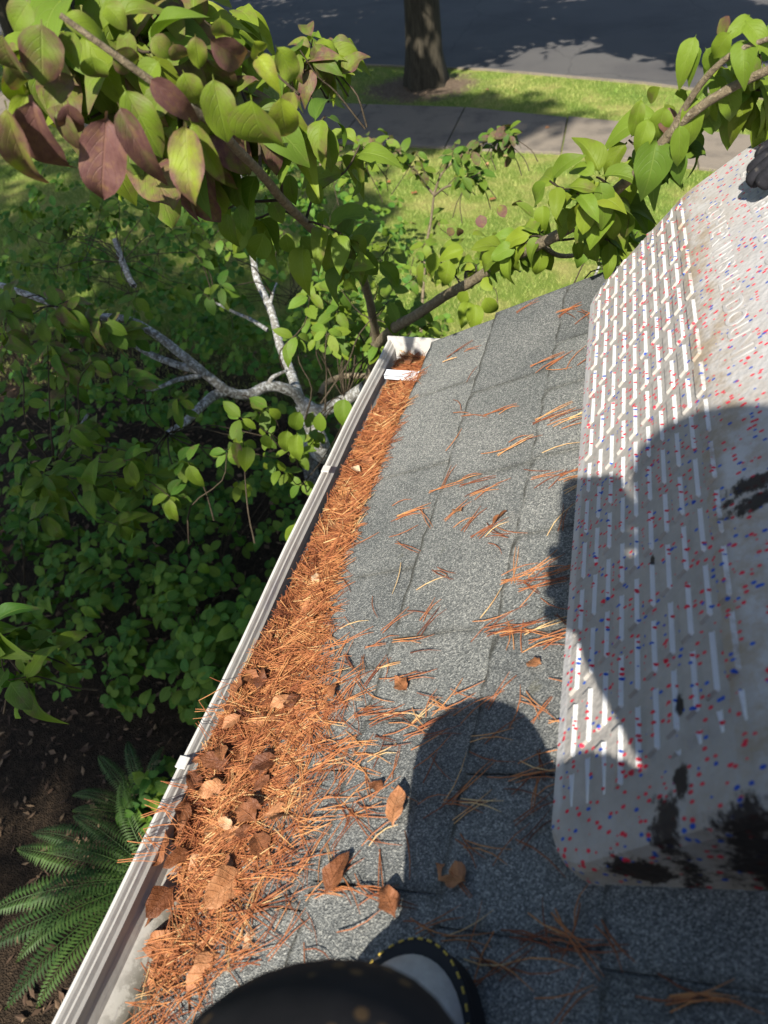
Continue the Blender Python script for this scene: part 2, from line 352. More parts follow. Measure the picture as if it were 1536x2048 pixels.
# shingles, each its own piece
def shingle(y0, y1, s_low, tag_off, skew=0.0):
    L = EXPO * 2 + .03; th = .0056; bm = bmesh.new(); wl_ = bm.verts.layers.float.new("wear")
    nseg = max(6, int((y1 - y0) / .02)); top, bot = [], []
    for j in range(nseg + 1):
        yy = y0 + (y1 - y0) * j / nseg; jag = 0.0016 * math.sin(j * 2.3 + y0 * 17) + U(-.0008, .0008)
        row_t, row_b = [], []
        for f, rise in ((0, th), (.03, th * .98), (.45, th * .30), (1, 0.0)):
            s = s_low + jag * (1 - f) - L * f; q = yy + (skew * f if j in (0, nseg) else skew * f)
            wob = .0007 * math.sin(q * 21 + s_low * 40)
            row_t.append(bm.verts.new(tuple(roof_pt(s, q, rise + wob + tag_off)))); row_b.append(bm.verts.new(tuple(roof_pt(s, q, rise - th + tag_off - .001))))
        top.append(row_t); bot.append(row_b)
    for j in range(nseg):
        for k in range(3):
            bm.faces.new((top[j][k], top[j+1][k], top[j+1][k+1], top[j][k+1])); bm.faces.new((bot[j][k], bot[j][k+1], bot[j+1][k+1], bot[j+1][k]))
        bm.faces.new((bot[j][0], bot[j+1][0], top[j+1][0], top[j][0]))
    for j in (0, nseg):
        for k in range(3): bm.faces.new((bot[j][k], top[j][k], top[j][k+1], bot[j][k+1]))
    bmesh.ops.recalc_face_normals(bm, faces=bm.faces)
    for j, row in enumerate(top):
        row[0][wl_] = 1.0
        if j in (0, nseg):
            for v_ in row[:3]: v_[wl_] = .62
    link("shingle", from_bm("shingle", bm), M['shingle'], roof)
joints = {0: [1.212, 1.016, .80, .585, .43, .30, .16, .02, -.35, -.8, -1.4, -2.4, -3.6],
          1: [1.226, .965, .744, .468, .357, .186, .06, -.12, -.45, -.9, -1.6, -2.6],
          2: [1.215, 1.03, .90, .745, .60, .452, .292, .16, .03, -.2, -.7, -1.3, -2.2],
          3: [1.22, .86, .60, .33, .147, -.05, -.5, -1.0, -1.9],
          4: [1.21, .97, .66, .42, .10, -.2, -.6, -1.2, -2.0]}
for k in range(34):
    js = joints.get(k)
    if js is None:
        js = [1.215]
        while js[-1] > -3: js.append(js[-1] - U(.35, .9))
    for a, b in zip(js, js[1:]):
        shingle(b + .0013, a - .0013, EAVE_S - k * EXPO, U(-.0003, .0004) - .0006, U(-.0012, .0012) if k < 6 else 0)
# gutter
GF = 2.478
prof = [(-.300, 2.560), (-.300, GF), (-.4205, GF - .002), (-.4235, 2.50), (-.4255, 2.545), (-.4235, 2.562), (-.4275, 2.5665), (-.4305, 2.574), (-.4330, 2.5755), (-.4355, 2.5805),
        (-.4385, 2.5838), (-.4445, 2.5838), (-.4475, 2.578), (-.446, 2.568), (-.440, 2.535), (-.410, 2.505), (-.400, 2.470), (-.2985, 2.470), (-.2985, 2.560)]
prof = [(-.4475 + (x + .4475) * (.6 if i < 12 else 1), z) if 3 < i < 13 else (x, z) for i, (x, z) in enumerate(prof)]
g_me = None
V, F = [], []; ys = np.linspace(-3.0, 1.262, 72)
for yv in ys:
    dxy = .0022 * math.sin(yv * 5.1 + .4) + .0010 * math.sin(yv * 17); dz = .0012 * math.sin(yv * 7.0 + 1)
    for i, (x, z) in enumerate(prof): V.append((x + (dxy if i > 1 and i < 17 else 0), yv, z + (dz if 3 < i < 16 else 0)))
n = len(prof)
for j in range(len(ys) - 1):
    for i in range(n): F.append((j*n + i, j*n + (i+1) % n, (j+1)*n + (i+1) % n, (j+1)*n + i))
me = pydata("gutter", V, F); bm = bmesh.new(); bm.from_mesh(me); bmesh.ops.recalc_face_normals(bm, faces=bm.faces); bm.to_mesh(me); bm.free()
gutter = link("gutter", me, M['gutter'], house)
bm = bmesh.new(); ec = [(-.298, 2.47), (-.40, 2.47), (-.41, 2.505), (-.439, 2.535), (-.4465, 2.568), (-.446, 2.589), (-.298, 2.589)]
fr = bm.faces.new([bm.verts.new((x, 1.262, z)) for x, z in ec]); r = bmesh.ops.extrude_face_region(bm, geom=[fr]); bmesh.ops.translate(bm, verts=[q for q in r['geom'] if isinstance(q, bmesh.types.BMVert)], vec=(0, .004, 0))
bmesh.ops.recalc_face_normals(bm, faces=bm.faces); link("end_cap", from_bm("end_cap", bm), M['gutter'], gutter)
for yy, full in ((1.158, 1), (.846, 0), (.30, 0), (-.25, 0)):
    bm = bmesh.new()
    if full:
        bm_box(bm, (-.361, yy, 2.5725), (.124, .019, .0035), Matrix.Rotation(-.02, 3, 'Y')); bm_box(bm, (-.361, yy + .0085, 2.568), (.124, .002, .011)); bm_box(bm, (-.361, yy - .0085, 2.568), (.124, .002, .011))
    else:
        bm_box(bm, (-.4405, yy, 2.5855), (.014, .016, .0025))
    bmesh.ops.bevel(bm, geom=list(bm.edges), offset=.0008, segments=1, affect='EDGES'); link("hanger", from_bm("hanger", bm), M['strap'] if full else M['gutter'], gutter)

# ------------------------------------------------------------------ foam roof wedge
PL_near = on_roof(1112, 1735); PL_far = on_roof(1188, 612)
AX = PL_far - PL_near; PLEN = np.linalg.norm(AX); AX /= PLEN
LAT = np.cross(AX, RN); LAT = LAT if LAT[0] > 0 else -LAT
PAD_M = Matrix(((LAT[0], AX[0], RN[0], PL_near[0]), (LAT[1], AX[1], RN[1], PL_near[1]), (LAT[2], AX[2], RN[2], PL_near[2]), (0, 0, 0, 1)))
PAD_M = PAD_M @ Matrix.Translation((0, 0, .008))
PAD_I = PAD_M.inverted()
def pad_uv(px, py, a, b):            # pixel -> pad coordinates on the face through section points a, b
    o = PAD_I @ Vector(CAM); r = PAD_I.to_3x3() @ Vector(ray(px, py))
    n = Vector((-(b[1] - a[1]), 0, b[0] - a[0])); k = (Vector((a[0], 0, a[1])) - o).dot(n) / r.dot(n); return o + r * k
A0, A1, B1 = (.010, .016), (.176, .1045), (.34, .146)
stain_px = [(1330, 1640, .014, .020, 'A'), (1362, 1560, .006, .016, 'A'), (1505, 1660, .040, .020, 'A'), (1520, 962, .030, .012, 'B'), (1512, 1005, .028, .010, 'B'),
            (1456, 1006, .008, .006, 'A'), (1360, 1412, .0035, .011, 'A'), (1305, 1120, .003, .007, 'A')]
t = NT("speckled_foam", .75, .25); P = t.coord()
spu = t.mapping(P, (92, 140, 92)); vd = t.voro(1.0, "Distance", spu); vc = t.sep(t.voro(1.0, "Color", spu))
spk = t.math('MULTIPLY', t.step(t.math('ADD', vd, t.math('MULTIPLY', t.noise(260, 2, .5), .26)), .38, .34), t.step(vc[0], .56, .57))
spu2 = t.mapping(P, (150, 215, 150), (3.3, 1.7, .4)); vd2 = t.voro(1.0, "Distance", spu2); vc2 = t.sep(t.voro(1.0, "Color", spu2))
spk2 = t.math('MULTIPLY', t.step(vd2, .36, .31), t.step(vc2[0], .70, .71))
sc1 = t.mix(t.step(vc[1], .68, .69), (.56, .018, .045), (.015, .06, .33)); sc2 = t.mix(t.step(vc2[1], .72, .73), (.52, .03, .05), (.02, .08, .36))
base = t.ramp(t.noise(14, 6, .65), [(.25, (.34, .328, .315)), (.7, (.45, .44, .43))])
wv = t.sep(t.attr("tint").outputs["Vector"])
dirt = t.ramp(t.noise(30, 7, .7), [(.2, (.20, .182, .158)), (.75, (.345, .322, .292))])
base = t.mix(t.math('MULTIPLY', wv[0], 1.0), base, dirt)
base = t.mix(t.attr('clean_lit').outputs['Fac'], base, (.56, .56, .545))  # upslope bar walls paler: cleaner foam plus sky light put into the colour
base = t.mix(t.math('MULTIPLY', t.step(t.noise(22, 7, .75), .38, .66), t.math('MULTIPLY', wv[2], .85)), base, (.26, .20, .13))
c = t.mix(spk2, base, sc2); c = t.mix(spk, c, sc1)
s = t.sep(P); nw = t.math('ADD', t.math('MULTIPLY', t.noise(46, 6, .72), .6), t.math('MULTIPLY', t.noise(230, 5, .75, t.mapping(P, (1, .45, 1))), .4)); acc = None
for px, py, ru, rv, fc in stain_px:
    q = pad_uv(px, py, A0, A1) if fc == 'A' else pad_uv(px, py, A1, B1)
    du = t.math('DIVIDE', t.math('SUBTRACT', s[0], q.x), ru); dv = t.math('DIVIDE', t.math('SUBTRACT', s[1], q.y), rv)
    d2 = t.math('ADD', t.math('SQRT', t.math('ADD', t.math('MULTIPLY', du, du), t.math('MULTIPLY', dv, dv))), t.math('MULTIPLY_ADD', nw, 4.2, -2.1))
    k = t.step(d2, 1.05, .55); acc = k if acc is None else t.math('MAXIMUM', acc, k)
# a tarry smear on the near end
du = t.math('DIVIDE', t.math('SUBTRACT', s[0], .078), .024); dv = t.math('DIVIDE', t.math('SUBTRACT', s[2], .022), .020)
d2 = t.math('ADD', t.math('SQRT', t.math('ADD', t.math('MULTIPLY', du, du), t.math('MULTIPLY', dv, dv))), t.math('MULTIPLY_ADD', nw, 3.6, -1.8))
acc = t.math('MAXIMUM', acc, t.math('MULTIPLY', t.step(d2, 1.05, .8), t.step(s[1], .008, -.002)))
c = t.mix(t.math('MULTIPLY', acc, .96), c, t.ramp(nw, [(.3, (.008, .007, .007)), (.7, (.035, .022, .015))]))
t.color(c).bump(t.math('ADD', t.noise(180, 4, .7), t.voro(150, "Distance")), .35, .002); M['foam'] = t.m
t = NT("plain_foam", .75, .25); t.color(t.ramp(t.noise(40, 5, .6), [(.25, (.30, .285, .27)), (.7, (.41, .40, .385))])); M['foam_plain'] = t.m
V0, V1 = -.014, PLEN + .004
sec = [(.012, -.006, 0, 0), (.003, -.004, 0, 0), (.0, .004, 0, 0), (.002, .010, 0, 0), (.010, .016, 0, 0)]   # u, w, bump column flag, face distance
NC = 10; fa = np.array(A0); fb = np.array(A1); flen = np.linalg.norm(fb - fa); ft = (fb - fa) / flen; fnm = np.array([-ft[1], ft[0]])
cw = flen / NC
for cI in range(NC):
    for off, fl in ((.0052, 0), (.0066, 1), (.0146, 1), (.0170, 0)):
        d = cI * cw + off; p = fa + ft * d; sec.append((p[0], p[1], fl, d))
sec += [(.183, .1070, 0, flen), (.192, .1098, 0, flen), (.25, .1245, 0, flen), (.34, .146, 0, flen), (.42, .157, 0, flen), (.48, .150, 0, flen), (.515, .11, 0, flen), (.53, .05, 0, flen), (.53, -.03, 0, flen)]
PITCHV, SLOT = .0655, .0505; KS = .44
vst = [(V0, 'e2'), (V0 + .003, 'e1'), (V0 + .011, 'e0')]
k0 = -2
rows = []
for r in range(k0, 16):
    b = r * PITCHV + .004
    rows += [(b, 0), (b + .0011, 1), (b + SLOT - .0014, 1), (b + SLOT, 0)]
NS = len(sec); Vv, Tt = [], []
def v_end(u, far):
    R = .042; uu = min(max(u, 0), R); k = R - math.sqrt(max(R*R - (R - uu)**2, 0)); return (V1 - k * .8) if far else (V0 + k)
def add_row(kind, val=0, fl=0):
    for (u, wv_, cf, d) in sec:
        lo, hi = v_end(u, 0), v_end(u, 1); w_ = wv_
        if kind == 'n2': v = lo; w_ = max(min(wv_, wv_ - .012), -.006)
        elif kind == 'n1': v = lo + .003; w_ = max(wv_ - .0035, -.006)
        elif kind == 'n0': v = lo + .012
        elif kind == 'f0': v = hi - .012
        elif kind == 'f1': v = hi - .003; w_ = max(wv_ - .0035, -.006)
        elif kind == 'f2': v = hi; w_ = max(wv_ - .012, -.006)
        elif kind in ('nb', 'fb'): v = lo if kind == 'nb' else hi; w_ = -.03
        else:
            v = val + KS * d; mlo, mhi = lo + .0122 + .030 + .02 * (d / flen), hi - .0125
            cl = v < mlo or v > mhi; v = min(max(v, mlo), mhi)
            on = fl and cf and not cl
            q = np.array([u, wv_])
            if on: q = q + fnm * .0030
            u2, w_ = q; Vv.append((u2, v, w_)); Tt.append((.85 if (0 < d < flen) else 0, 0, 1.0 if .165 < u < .20 else .0)); continue
        Vv.append((u, v, w_)); Tt.append((.5 if d < flen else .1, 0, 1.0 if .165 < u < .2 else (.6 if v < .02 else 0)))
seq = [('nb', 0, 0), ('n2', 0, 0), ('n1', 0, 0), ('n0', 0, 0)] + [('r', b, f) for b, f in rows] + [('f0', 0, 0), ('f1', 0, 0), ('f2', 0, 0), ('fb', 0, 0)]
for kk in seq: add_row(*kk)
Ff = np.array([(j*NS + i, j*NS + i + 1, (j+1)*NS + i + 1, (j+1)*NS + i) for j in range(len(seq) - 1) for i in range(NS - 1)])
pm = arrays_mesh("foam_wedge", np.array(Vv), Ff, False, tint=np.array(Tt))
hgt = np.array([max(0.0, -fnm[0] * 0) for _ in Vv]); VA = np.array(Vv); top = np.zeros(len(Vv), bool)
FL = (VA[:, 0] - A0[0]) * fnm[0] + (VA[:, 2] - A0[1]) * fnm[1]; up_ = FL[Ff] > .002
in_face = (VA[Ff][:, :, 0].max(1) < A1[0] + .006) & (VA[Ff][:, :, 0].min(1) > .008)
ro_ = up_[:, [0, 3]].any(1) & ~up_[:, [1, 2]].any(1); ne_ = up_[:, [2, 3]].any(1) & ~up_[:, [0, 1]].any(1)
clean_lit = ro_ & in_face
ca_ = pm.attributes.new("clean_lit", 'FLOAT', 'FACE'); ca_.data.foreach_set("value", clean_lit.astype(np.float32))
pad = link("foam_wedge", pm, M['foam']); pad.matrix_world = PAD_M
tag(pad, "white foam roof wedge with red and blue specks and raised grip bars on the shingles", "foam wedge")
# raised lettering moulded in the upper face
ang = math.atan2(B1[1] - A1[1], B1[0] - A1[0])
def lettering(txt, u, v, size):
    cu = bpy.data.curves.new("lettering", 'FONT'); cu.body = txt; cu.size = size; cu.extrude = .0007; cu.bevel_depth = .0007; cu.bevel_resolution = 1; cu.space_character = 1.15
    ob = bpy.data.objects.new("tmp", cu); COL.objects.link(ob); dg = bpy.context.evaluated_depsgraph_get(); dg.update()
    me = bpy.data.meshes.new_from_object(ob.evaluated_get(dg)); bpy.data.objects.remove(ob)
    me.materials.clear(); o = link("lettering", me, M['foam_plain']); o.parent = pad
    w_ = A1[1] + (u - A1[0]) * math.tan(ang)
    # text runs towards the near end, letter tops up the slope
    o.matrix_local = Matrix(((0, math.cos(ang), -math.sin(ang), u), (-1, 0, 0, v), (0, math.sin(ang), math.cos(ang), w_ + .0006), (0, 0, 0, 1)))
q0 = pad_uv(1425, 360, A1, B1)
# only the letter shapes the photograph lets one make out; the words themselves are not readable
lettering("COHER IIMS ILP DOUNI", .203, .80, .031)
lettering("EN EEH8 9 I S TO", .252, .83, .031)

# ------------------------------------------------------------------ leaf templates
def leaf_template(nv=7, nu=4, fold=.18, droop=.25, wave=.02, seed=0, tipcurl=.0, pet=.08):
    rg = random.Random(seed); ph = rg.uniform(0, 6); V, UVs = [], []
    for j in range(nv + 1):
        v = j / nv
        if v < pet: wd = .035
        else:
            q = (v - pet) / (1 - pet); wd = min(1.0, 1.05 * math.sin(math.pi * min(q ** .86, 1)) ** .62) * (1 - .12 * q) ; wd = wd * (1 - .55 * max(0, (q - .84) / .16) ** 1.5) if q > .84 else wd; wd = max(wd, .02)
        zc = -droop * v * v - tipcurl * max(v - .7, 0) ** 2 * 6
        for i in range(nu + 1):
            u = -1 + 2 * i / nu
            z = zc + fold * abs(u) * wd * .5 - .10 * (abs(u) ** 2) * wd * .5 * (1 if fold < .3 else .3) + wave * abs(u) * math.sin(v * 9 + ph + (2 if u > 0 else 0))
            V.append((u * wd * .5, v * (1 - .18 * droop * v), z)); UVs.append(((u + 1) / 2, v))
    F = np.array([(j*(nu+1) + i, j*(nu+1) + i + 1, (j+1)*(nu+1) + i + 1, (j+1)*(nu+1) + i) for j in range(nv) for i in range(nu)])
    V = np.array(V)
    if nu > 2:
        sb, tw2 = rg.uniform(-.12, .12), rg.uniform(-.6, .6)
        for p in V:
            a_ = tw2 * p[1]; x_, z_ = p[0], p[2]; p[0] = x_ * math.cos(a_) - (z_ * .0 + 0) * math.sin(a_) + sb * p[1] ** 2; p[2] = z_ + x_ * math.sin(a_) * .6 + .03 * math.sin(p[1] * 11 + ph) * abs(x_)
    return V, F, np.array(UVs)
HI = [leaf_template(14, 6, U(.10, .45), U(.05, .65), U(.012, .05), k, U(0, .7)) for k in range(14)]
HI_ME = [arrays_mesh("leaf", v, f, True, uv) for v, f, uv in HI]
for m_ in HI_ME: m_.materials.append(M['leaf1'])
LO = [leaf_template(6, 2, U(.10, .35), U(.12, .5), 0, 20 + k, pet=.06) for k in range(6)]
def unit(v): v = np.array(v, float); return v / (np.linalg.norm(v) + 1e-9)
def frame(axis, nh):
    y = unit(axis); z = np.array(nh, float); z = z - y * (z @ y); z = unit(z); x = np.cross(y, z); return x, y, z
class Leaf:
    __slots__ = ("B", "x", "y", "z", "L", "w", "tint")
    def __init__(s, B, axis, nh, L, w=.62, tint=(.1, .5, .5)):
        s.B = np.array(B, float); s.x, s.y, s.z = frame(axis, nh); s.L = L; s.w = w; s.tint = tint
    def score(s):
        c = s.B + s.y * s.L * .5 - CAM; dep = -(c @ BACK)
        if dep < .1: return 0
        px, py = (c @ RIGHT) / dep * FPX, -(c @ UPV) / dep * FPX
        return s.L / dep if abs(px) < 800 and abs(py) < 1060 else 0
def leaf_objects(leaves, parent):
    for lf in leaves:
        o = bpy.data.objects.new("leaf", random.choice(HI_ME)); COL.objects.link(o); o["tint"] = [float(q) for q in lf.tint]
        X, Y, Z = lf.x * lf.L * lf.w, lf.y * lf.L, lf.z * lf.L
        o.parent = parent; o.matrix_parent_inverse = parent.matrix_world.inverted()
        o.matrix_basis = Matrix(((X[0], Y[0], Z[0], lf.B[0]), (X[1], Y[1], Z[1], lf.B[1]), (X[2], Y[2], Z[2], lf.B[2]), (0, 0, 0, 1)))
def leaf_mass(leaves, parent, name="foliage"):
    VV, FF, UU, TT, n = [], [], [], [], 0
    for lf in leaves:
        v, f, uv = random.choice(LO if lf.score() < .034 else HI)
        R = np.stack([lf.x * lf.L * lf.w, lf.y * lf.L, lf.z * lf.L]); VV.append(v @ R + lf.B); FF.append(f + n); n += len(v); UU.append(uv); TT.append(np.tile(np.array(lf.tint, float), (len(v), 1)))
    me = arrays_mesh(name, np.concatenate(VV), np.concatenate(FF), True, np.concatenate(UU), np.concatenate(TT))
    o = link(name, me, M['leafn'], parent); tag(o, kind='stuff'); return o
SUNW = np.array([-.03, -.72, .70])
def cluster(C, tdir, n, size, aut=.08, yel=.5, droop=.5, bri=.5, out=None, var=.25, wlo=.46, whi=.62):
    C = np.array(C, float); tdir = unit(tdir); a0 = U(0, 6.28); side = unit(np.cross(tdir, (0.2, .3, 1))); up2 = np.cross(side, tdir)
    for i in range(n):
        az = a0 + (i % 2) * math.pi + (i // 2) * 1.57 + U(-.35, .35)
        rad = side * math.cos(az) + up2 * math.sin(az)
        axis = unit(tdir * U(.1, .5) + rad * U(.7, 1.0) + np.array([0, 0, -1]) * U(.4, 1.3) * droop)
        nh = np.array([U(-.35, .35), -.35 + U(-.3, .3), .9]) + SUNW * .35
        B = C - tdir * (i // 2) * size * U(.18, .4) + rad * .004
        out.append(Leaf(B, axis, nh, size * U(.65, 1.15), U(wlo, whi), (max(0, aut * U(0, 2.2)), min(1, max(0, bri + U(-.25, .25))), min(1, max(0, yel + U(-var, var))))))

# ------------------------------------------------------------------ dogwood at the roof corner
base = on_z(628, 985, 0.0)
dog = empty("dogwood_tree", (base[0], base[1], -.02), "dogwood tree with pale lichened limbs and leafy branches reaching past the gutter corner", "tree")
def limb(name, pts, r0, r1, mat, parent, sides=9, n=6, lump=.06, pw=1.0):
    P = catmull(pts, n); R = [r0 + (r1 - r0) * (i / (len(P) - 1)) ** pw for i in range(len(P))]
    V, F = tube_arrays(P, R, sides, lump); return link(name, arrays_mesh(name, V, F, True), mat, parent)
twigs = Soup()
def twig(a, b, r0=.003, r1=.0015, bend=.12):
    a, b = np.array(a, float), np.array(b, float); L = np.linalg.norm(b - a); m1 = a + (b - a) * .35 + np.array([U(-1, 1), U(-1, 1), U(-.3, 1)]) * L * bend; m2 = a + (b - a) * .7 + np.array([U(-1, 1), U(-1, 1), U(-1, 1)]) * L * bend * .6
    P = catmull([a, m1, m2, b], 3); V, F = tube_arrays(P, np.linspace(r0, r1, len(P)), 5); twigs.add(V, F); return P
fork = at(606, 806, 3.05)
limb("trunk", [base - np.array([0, 0, .06]), base + np.array([.03, .02, .4]), (base + fork) / 2 + np.array([.05, .05, .0]), fork + np.array([.04, .0, -.25]), fork], .055, .036, M['bark_pale'], dog, 12)
A = lambda *q: [at(*p) for p in q]
L_main = A((606, 806, 3.05), (585, 783, 3.0), (540, 772, 2.95), (500, 788, 2.9), (462, 785, 2.85), (425, 760, 2.8), (370, 715, 2.75), (310, 668, 2.75), (255, 640, 2.75), (190, 633, 2.75), (150, 626, 2.75), (100, 606, 2.8), (0, 570, 2.9), (-80, 545, 3.0))
limb("limb", L_main, .025, .009, M['bark_pale'], dog, pw=.8)
limb("limb", A((455, 782, 2.85), (430, 790, 2.82), (400, 815, 2.75), (370, 845, 2.7), (335, 868, 2.65)), .021, .012, M['bark_pale'], dog)
limb("limb", A((400, 742, 2.78), (350, 728, 2.8), (300, 708, 2.82), (260, 685, 2.85), (200, 665, 2.9), (120, 640, 2.95)), .015, .007, M['bark_pale'], dog)
limb("limb", A((400, 752, 2.78), (360, 758, 2.75), (335, 768, 2.72), (310, 778, 2.7), (290, 780, 2.68)), .010, .005, M['bark_pale'], dog)
limb("limb", A((597, 790, 3.05), (578, 735, 3.2), (560, 690, 3.3), (552, 655, 3.35), (540, 615, 3.4), (515, 560, 3.5), (507, 520, 3.55), (500, 470, 3.6), (487, 420, 3.7), (482, 370, 3.75), (472, 305, 3.85), (462, 240, 4.0)), .022, .009, M['bark_pale'], dog)
limb("limb", A((540, 610, 3.4), (545, 590, 3.42), (553, 566, 3.45)), .009, .004, M['bark_pale'], dog)
limb("limb", A((535, 660, 3.35), (500, 638, 3.4), (470, 625, 3.45), (430, 605, 3.5)), .010, .005, M['bark_pale'], dog)
limb("limb", A((535, 772, 2.95), (545, 755, 2.93), (558, 748, 2.9), (574, 741, 2.88)), .010, .005, M['bark_pale'], dog)
limb("limb", A((245, 525, 3.9), (258, 555, 3.85), (268, 572, 3.8)), .016, .013, M['bark_pale'], dog)
limb("limb", A((230, 480, 4.0), (245, 525, 3.9)), .013, .016, M['bark_pale'], dog)
limb("limb", A((108, 935, 2.5), (130, 900, 2.55), (155, 862, 2.6), (175, 830, 2.65)), .006, .005, M['bark_pale'], dog)
limb("limb", A((606, 806, 3.05), (640, 822, 2.95), (690, 800, 2.8), (735, 770, 2.65)), .028, .022, M['bark_pale'], dog)
limb("limb", A((640, 790, 3.1), (655, 765, 3.15), (690, 752, 3.15), (740, 752, 3.1)), .014, .012, M['bark_brown'], dog)
L_left = A((735, 770, 2.65), (752, 690, 2.3), (746, 640, 2.1), (735, 585, 1.9), (715, 538, 1.72), (680, 505, 1.55), (650, 482, 1.42), (610, 445, 1.3), (565, 400, 1.16), (520, 345, 1.02), (475, 300, .92), (440, 260, .86), (380, 215, .82), (300, 160, .79), (210, 95, .78), (120, 30, .78))
limb("limb", L_left, .018, .0024, M['bark_brown'], dog, pw=.5)
L_right = A((752, 690, 2.3), (790, 655, 2.05), (830, 632, 1.95), (890, 592, 1.8), (940, 565, 1.68), (1000, 528, 1.55), (1080, 488, 1.42), (1140, 455, 1.34), (1200, 408, 1.26), (1250, 365, 1.2), (1285, 335, 1.16), (1340, 268, 1.12), (1400, 215, 1.09), (1470, 172, 1.07), (1560, 130, 1.05))
limb("limb", L_right, .017, .0048, M['bark_brown'], dog, pw=.6)
limb("limb", A((1085, 492, 1.46), (1115, 510, 1.5), (1150, 510, 1.52), (1190, 492, 1.52), (1235, 468, 1.5), (1290, 425, 1.48)), .005, .003, M['bark_brown'], dog)
limb("limb", A((1180, 575, 2.6), (1195, 540, 2.6), (1215, 500, 2.6)), .005, .003, M['bark_pale'], dog)
limb("limb", A((1340, 268, 1.12), (1400, 170, 1.08), (1470, 105, 1.05), (1560, 70, 1.03)), .005, .0025, M['bark_brown'], dog)
limb("limb", A((840, 700, 3.6), (850, 520, 3.5), (862, 440, 3.45), (868, 390, 3.4)), .008, .0045, M['bark_brown'], dog)
for seg in (((868, 390, 3.4), (830, 345, 3.4), (800, 305, 3.45), (770, 275, 3.5)), ((868, 388, 3.4), (885, 345, 3.35), (925, 310, 3.3), (985, 275, 3.25), (1020, 250, 3.2)), ((868, 392, 3.4), (890, 375, 3.3), (930, 362, 3.2), (960, 345, 3.15)), ((640, 330, 3.6), (690, 310, 3.5), (760, 285, 3.4))):
    limb("limb", A(*seg), .006, .0025, M['bark_brown'], dog, 6)

LV = []
def man(bx, by, tx, ty, wpx, d, aut=.1, yel=.6, bri=.6, dd=0.0, tilt=None):
    B = at(bx, by, d); T = at(tx, ty, d + dd); ax_ = T - B; L = np.linalg.norm(ax_) * 1.04; dep = -((B - CAM) @ BACK); wr = wpx * dep / FPX / L
    vdir = unit(CAM - (B + T) / 2); nh = vdir * .75 + SUNW * .55 + np.array([U(-.3, .3), U(-.3, .3), U(-.15, .3)])
    if tilt is not None: nh = nh + np.array(tilt)
    LV.append(Leaf(B, ax_, nh, L, min(max(wr, .3), .95), (aut, bri, yel)))
# upper left spray, close to the camera: base px, tip px, width px, distance, autumn, yellow, brightness
for q in [(502, 190, 520, 336, 122, .74, .10, .55, .62), (425, 148, 452, 290, 74, .76, .12, .55, .55), (213, 222, 205, 404, 100, .74, .95, .3, .7), (370, 243, 382, 398, 80, .73, .38, .85, .7),
          (60, 190, 97, 366, 92, .73, .85, .3, .5), (10, 200, 50, 402, 60, .72, .35, .75, .6), (82, 38, 85, 170, 90, .77, .38, .45, .55), (5, 62, 15, 182, 86, .76, .30, .4, .55),
          (295, 152, 388, 244, 52, .75, .72, .3, .45), (415, 74, 512, 152, 62, .77, .62, .4, .5), (550, 90, 596, 162, 52, .78, .22, .6, .65), (245, 170, 322, 310, 72, .77, .18, .5, .5),
          (182, 108, 196, 174, 72, .79, .18, .5, .5), (225, 98, 282, 152, 58, .79, .35, .45, .45), (300, 74, 342, 108, 46, .80, .25, .6, .55), (345, 84, 372, 142, 46, .80, .5, .6, .6),
          (390, 68, 400, 142, 42, .80, .22, .65, .6), (365, 140, 397, 218, 58, .78, .15, .6, .6), (118, 30, 216, 64, 50, .81, .15, .6, .6), (210, 8, 247, 42, 62, .82, .1, .6, .6),
          (505, 80, 532, 124, 42, .80, .15, .8, .75), (515, 112, 542, 152, 42, .79, .2, .9, .8), (55, 180, 30, 285, 52, .76, .2, .7, .6), (135, 200, 150, 302, 55, .77, .6, .7, .55),
          (378, 236, 442, 372, 44, .74, .25, .6, .5), (560, 188, 577, 304, 66, .76, .2, .8, .6), (235, 204, 305, 362, 58, .73, .55, .3, .4), (150, 150, 90, 210, 50, .80, .3, .5, .5),
          (260, 60, 240, 130, 52, .82, .1, .5, .5), (150, 60, 130, 130, 50, .83, .2, .5, .4), (320, 120, 270, 170, 54, .80, .1, .5, .55), (440, 30, 450, 95, 46, .84, .1, .6, .6), (60, 0, 20, 60, 60, .80, .2, .5, .5),
          (590, 180, 560, 250, 40, .79, .3, .8, .5), (330, 170, 300, 240, 60, .79, .15, .45, .45), (110, 215, 160, 300, 40, .78, .4, .4, .4), (10, 120, 60, 190, 60, .80, .3, .5, .45)]: man(*q[:6], min(1, q[6] + .13), min(1, q[7] + .1), *q[8:], dd=U(-.02, .02))
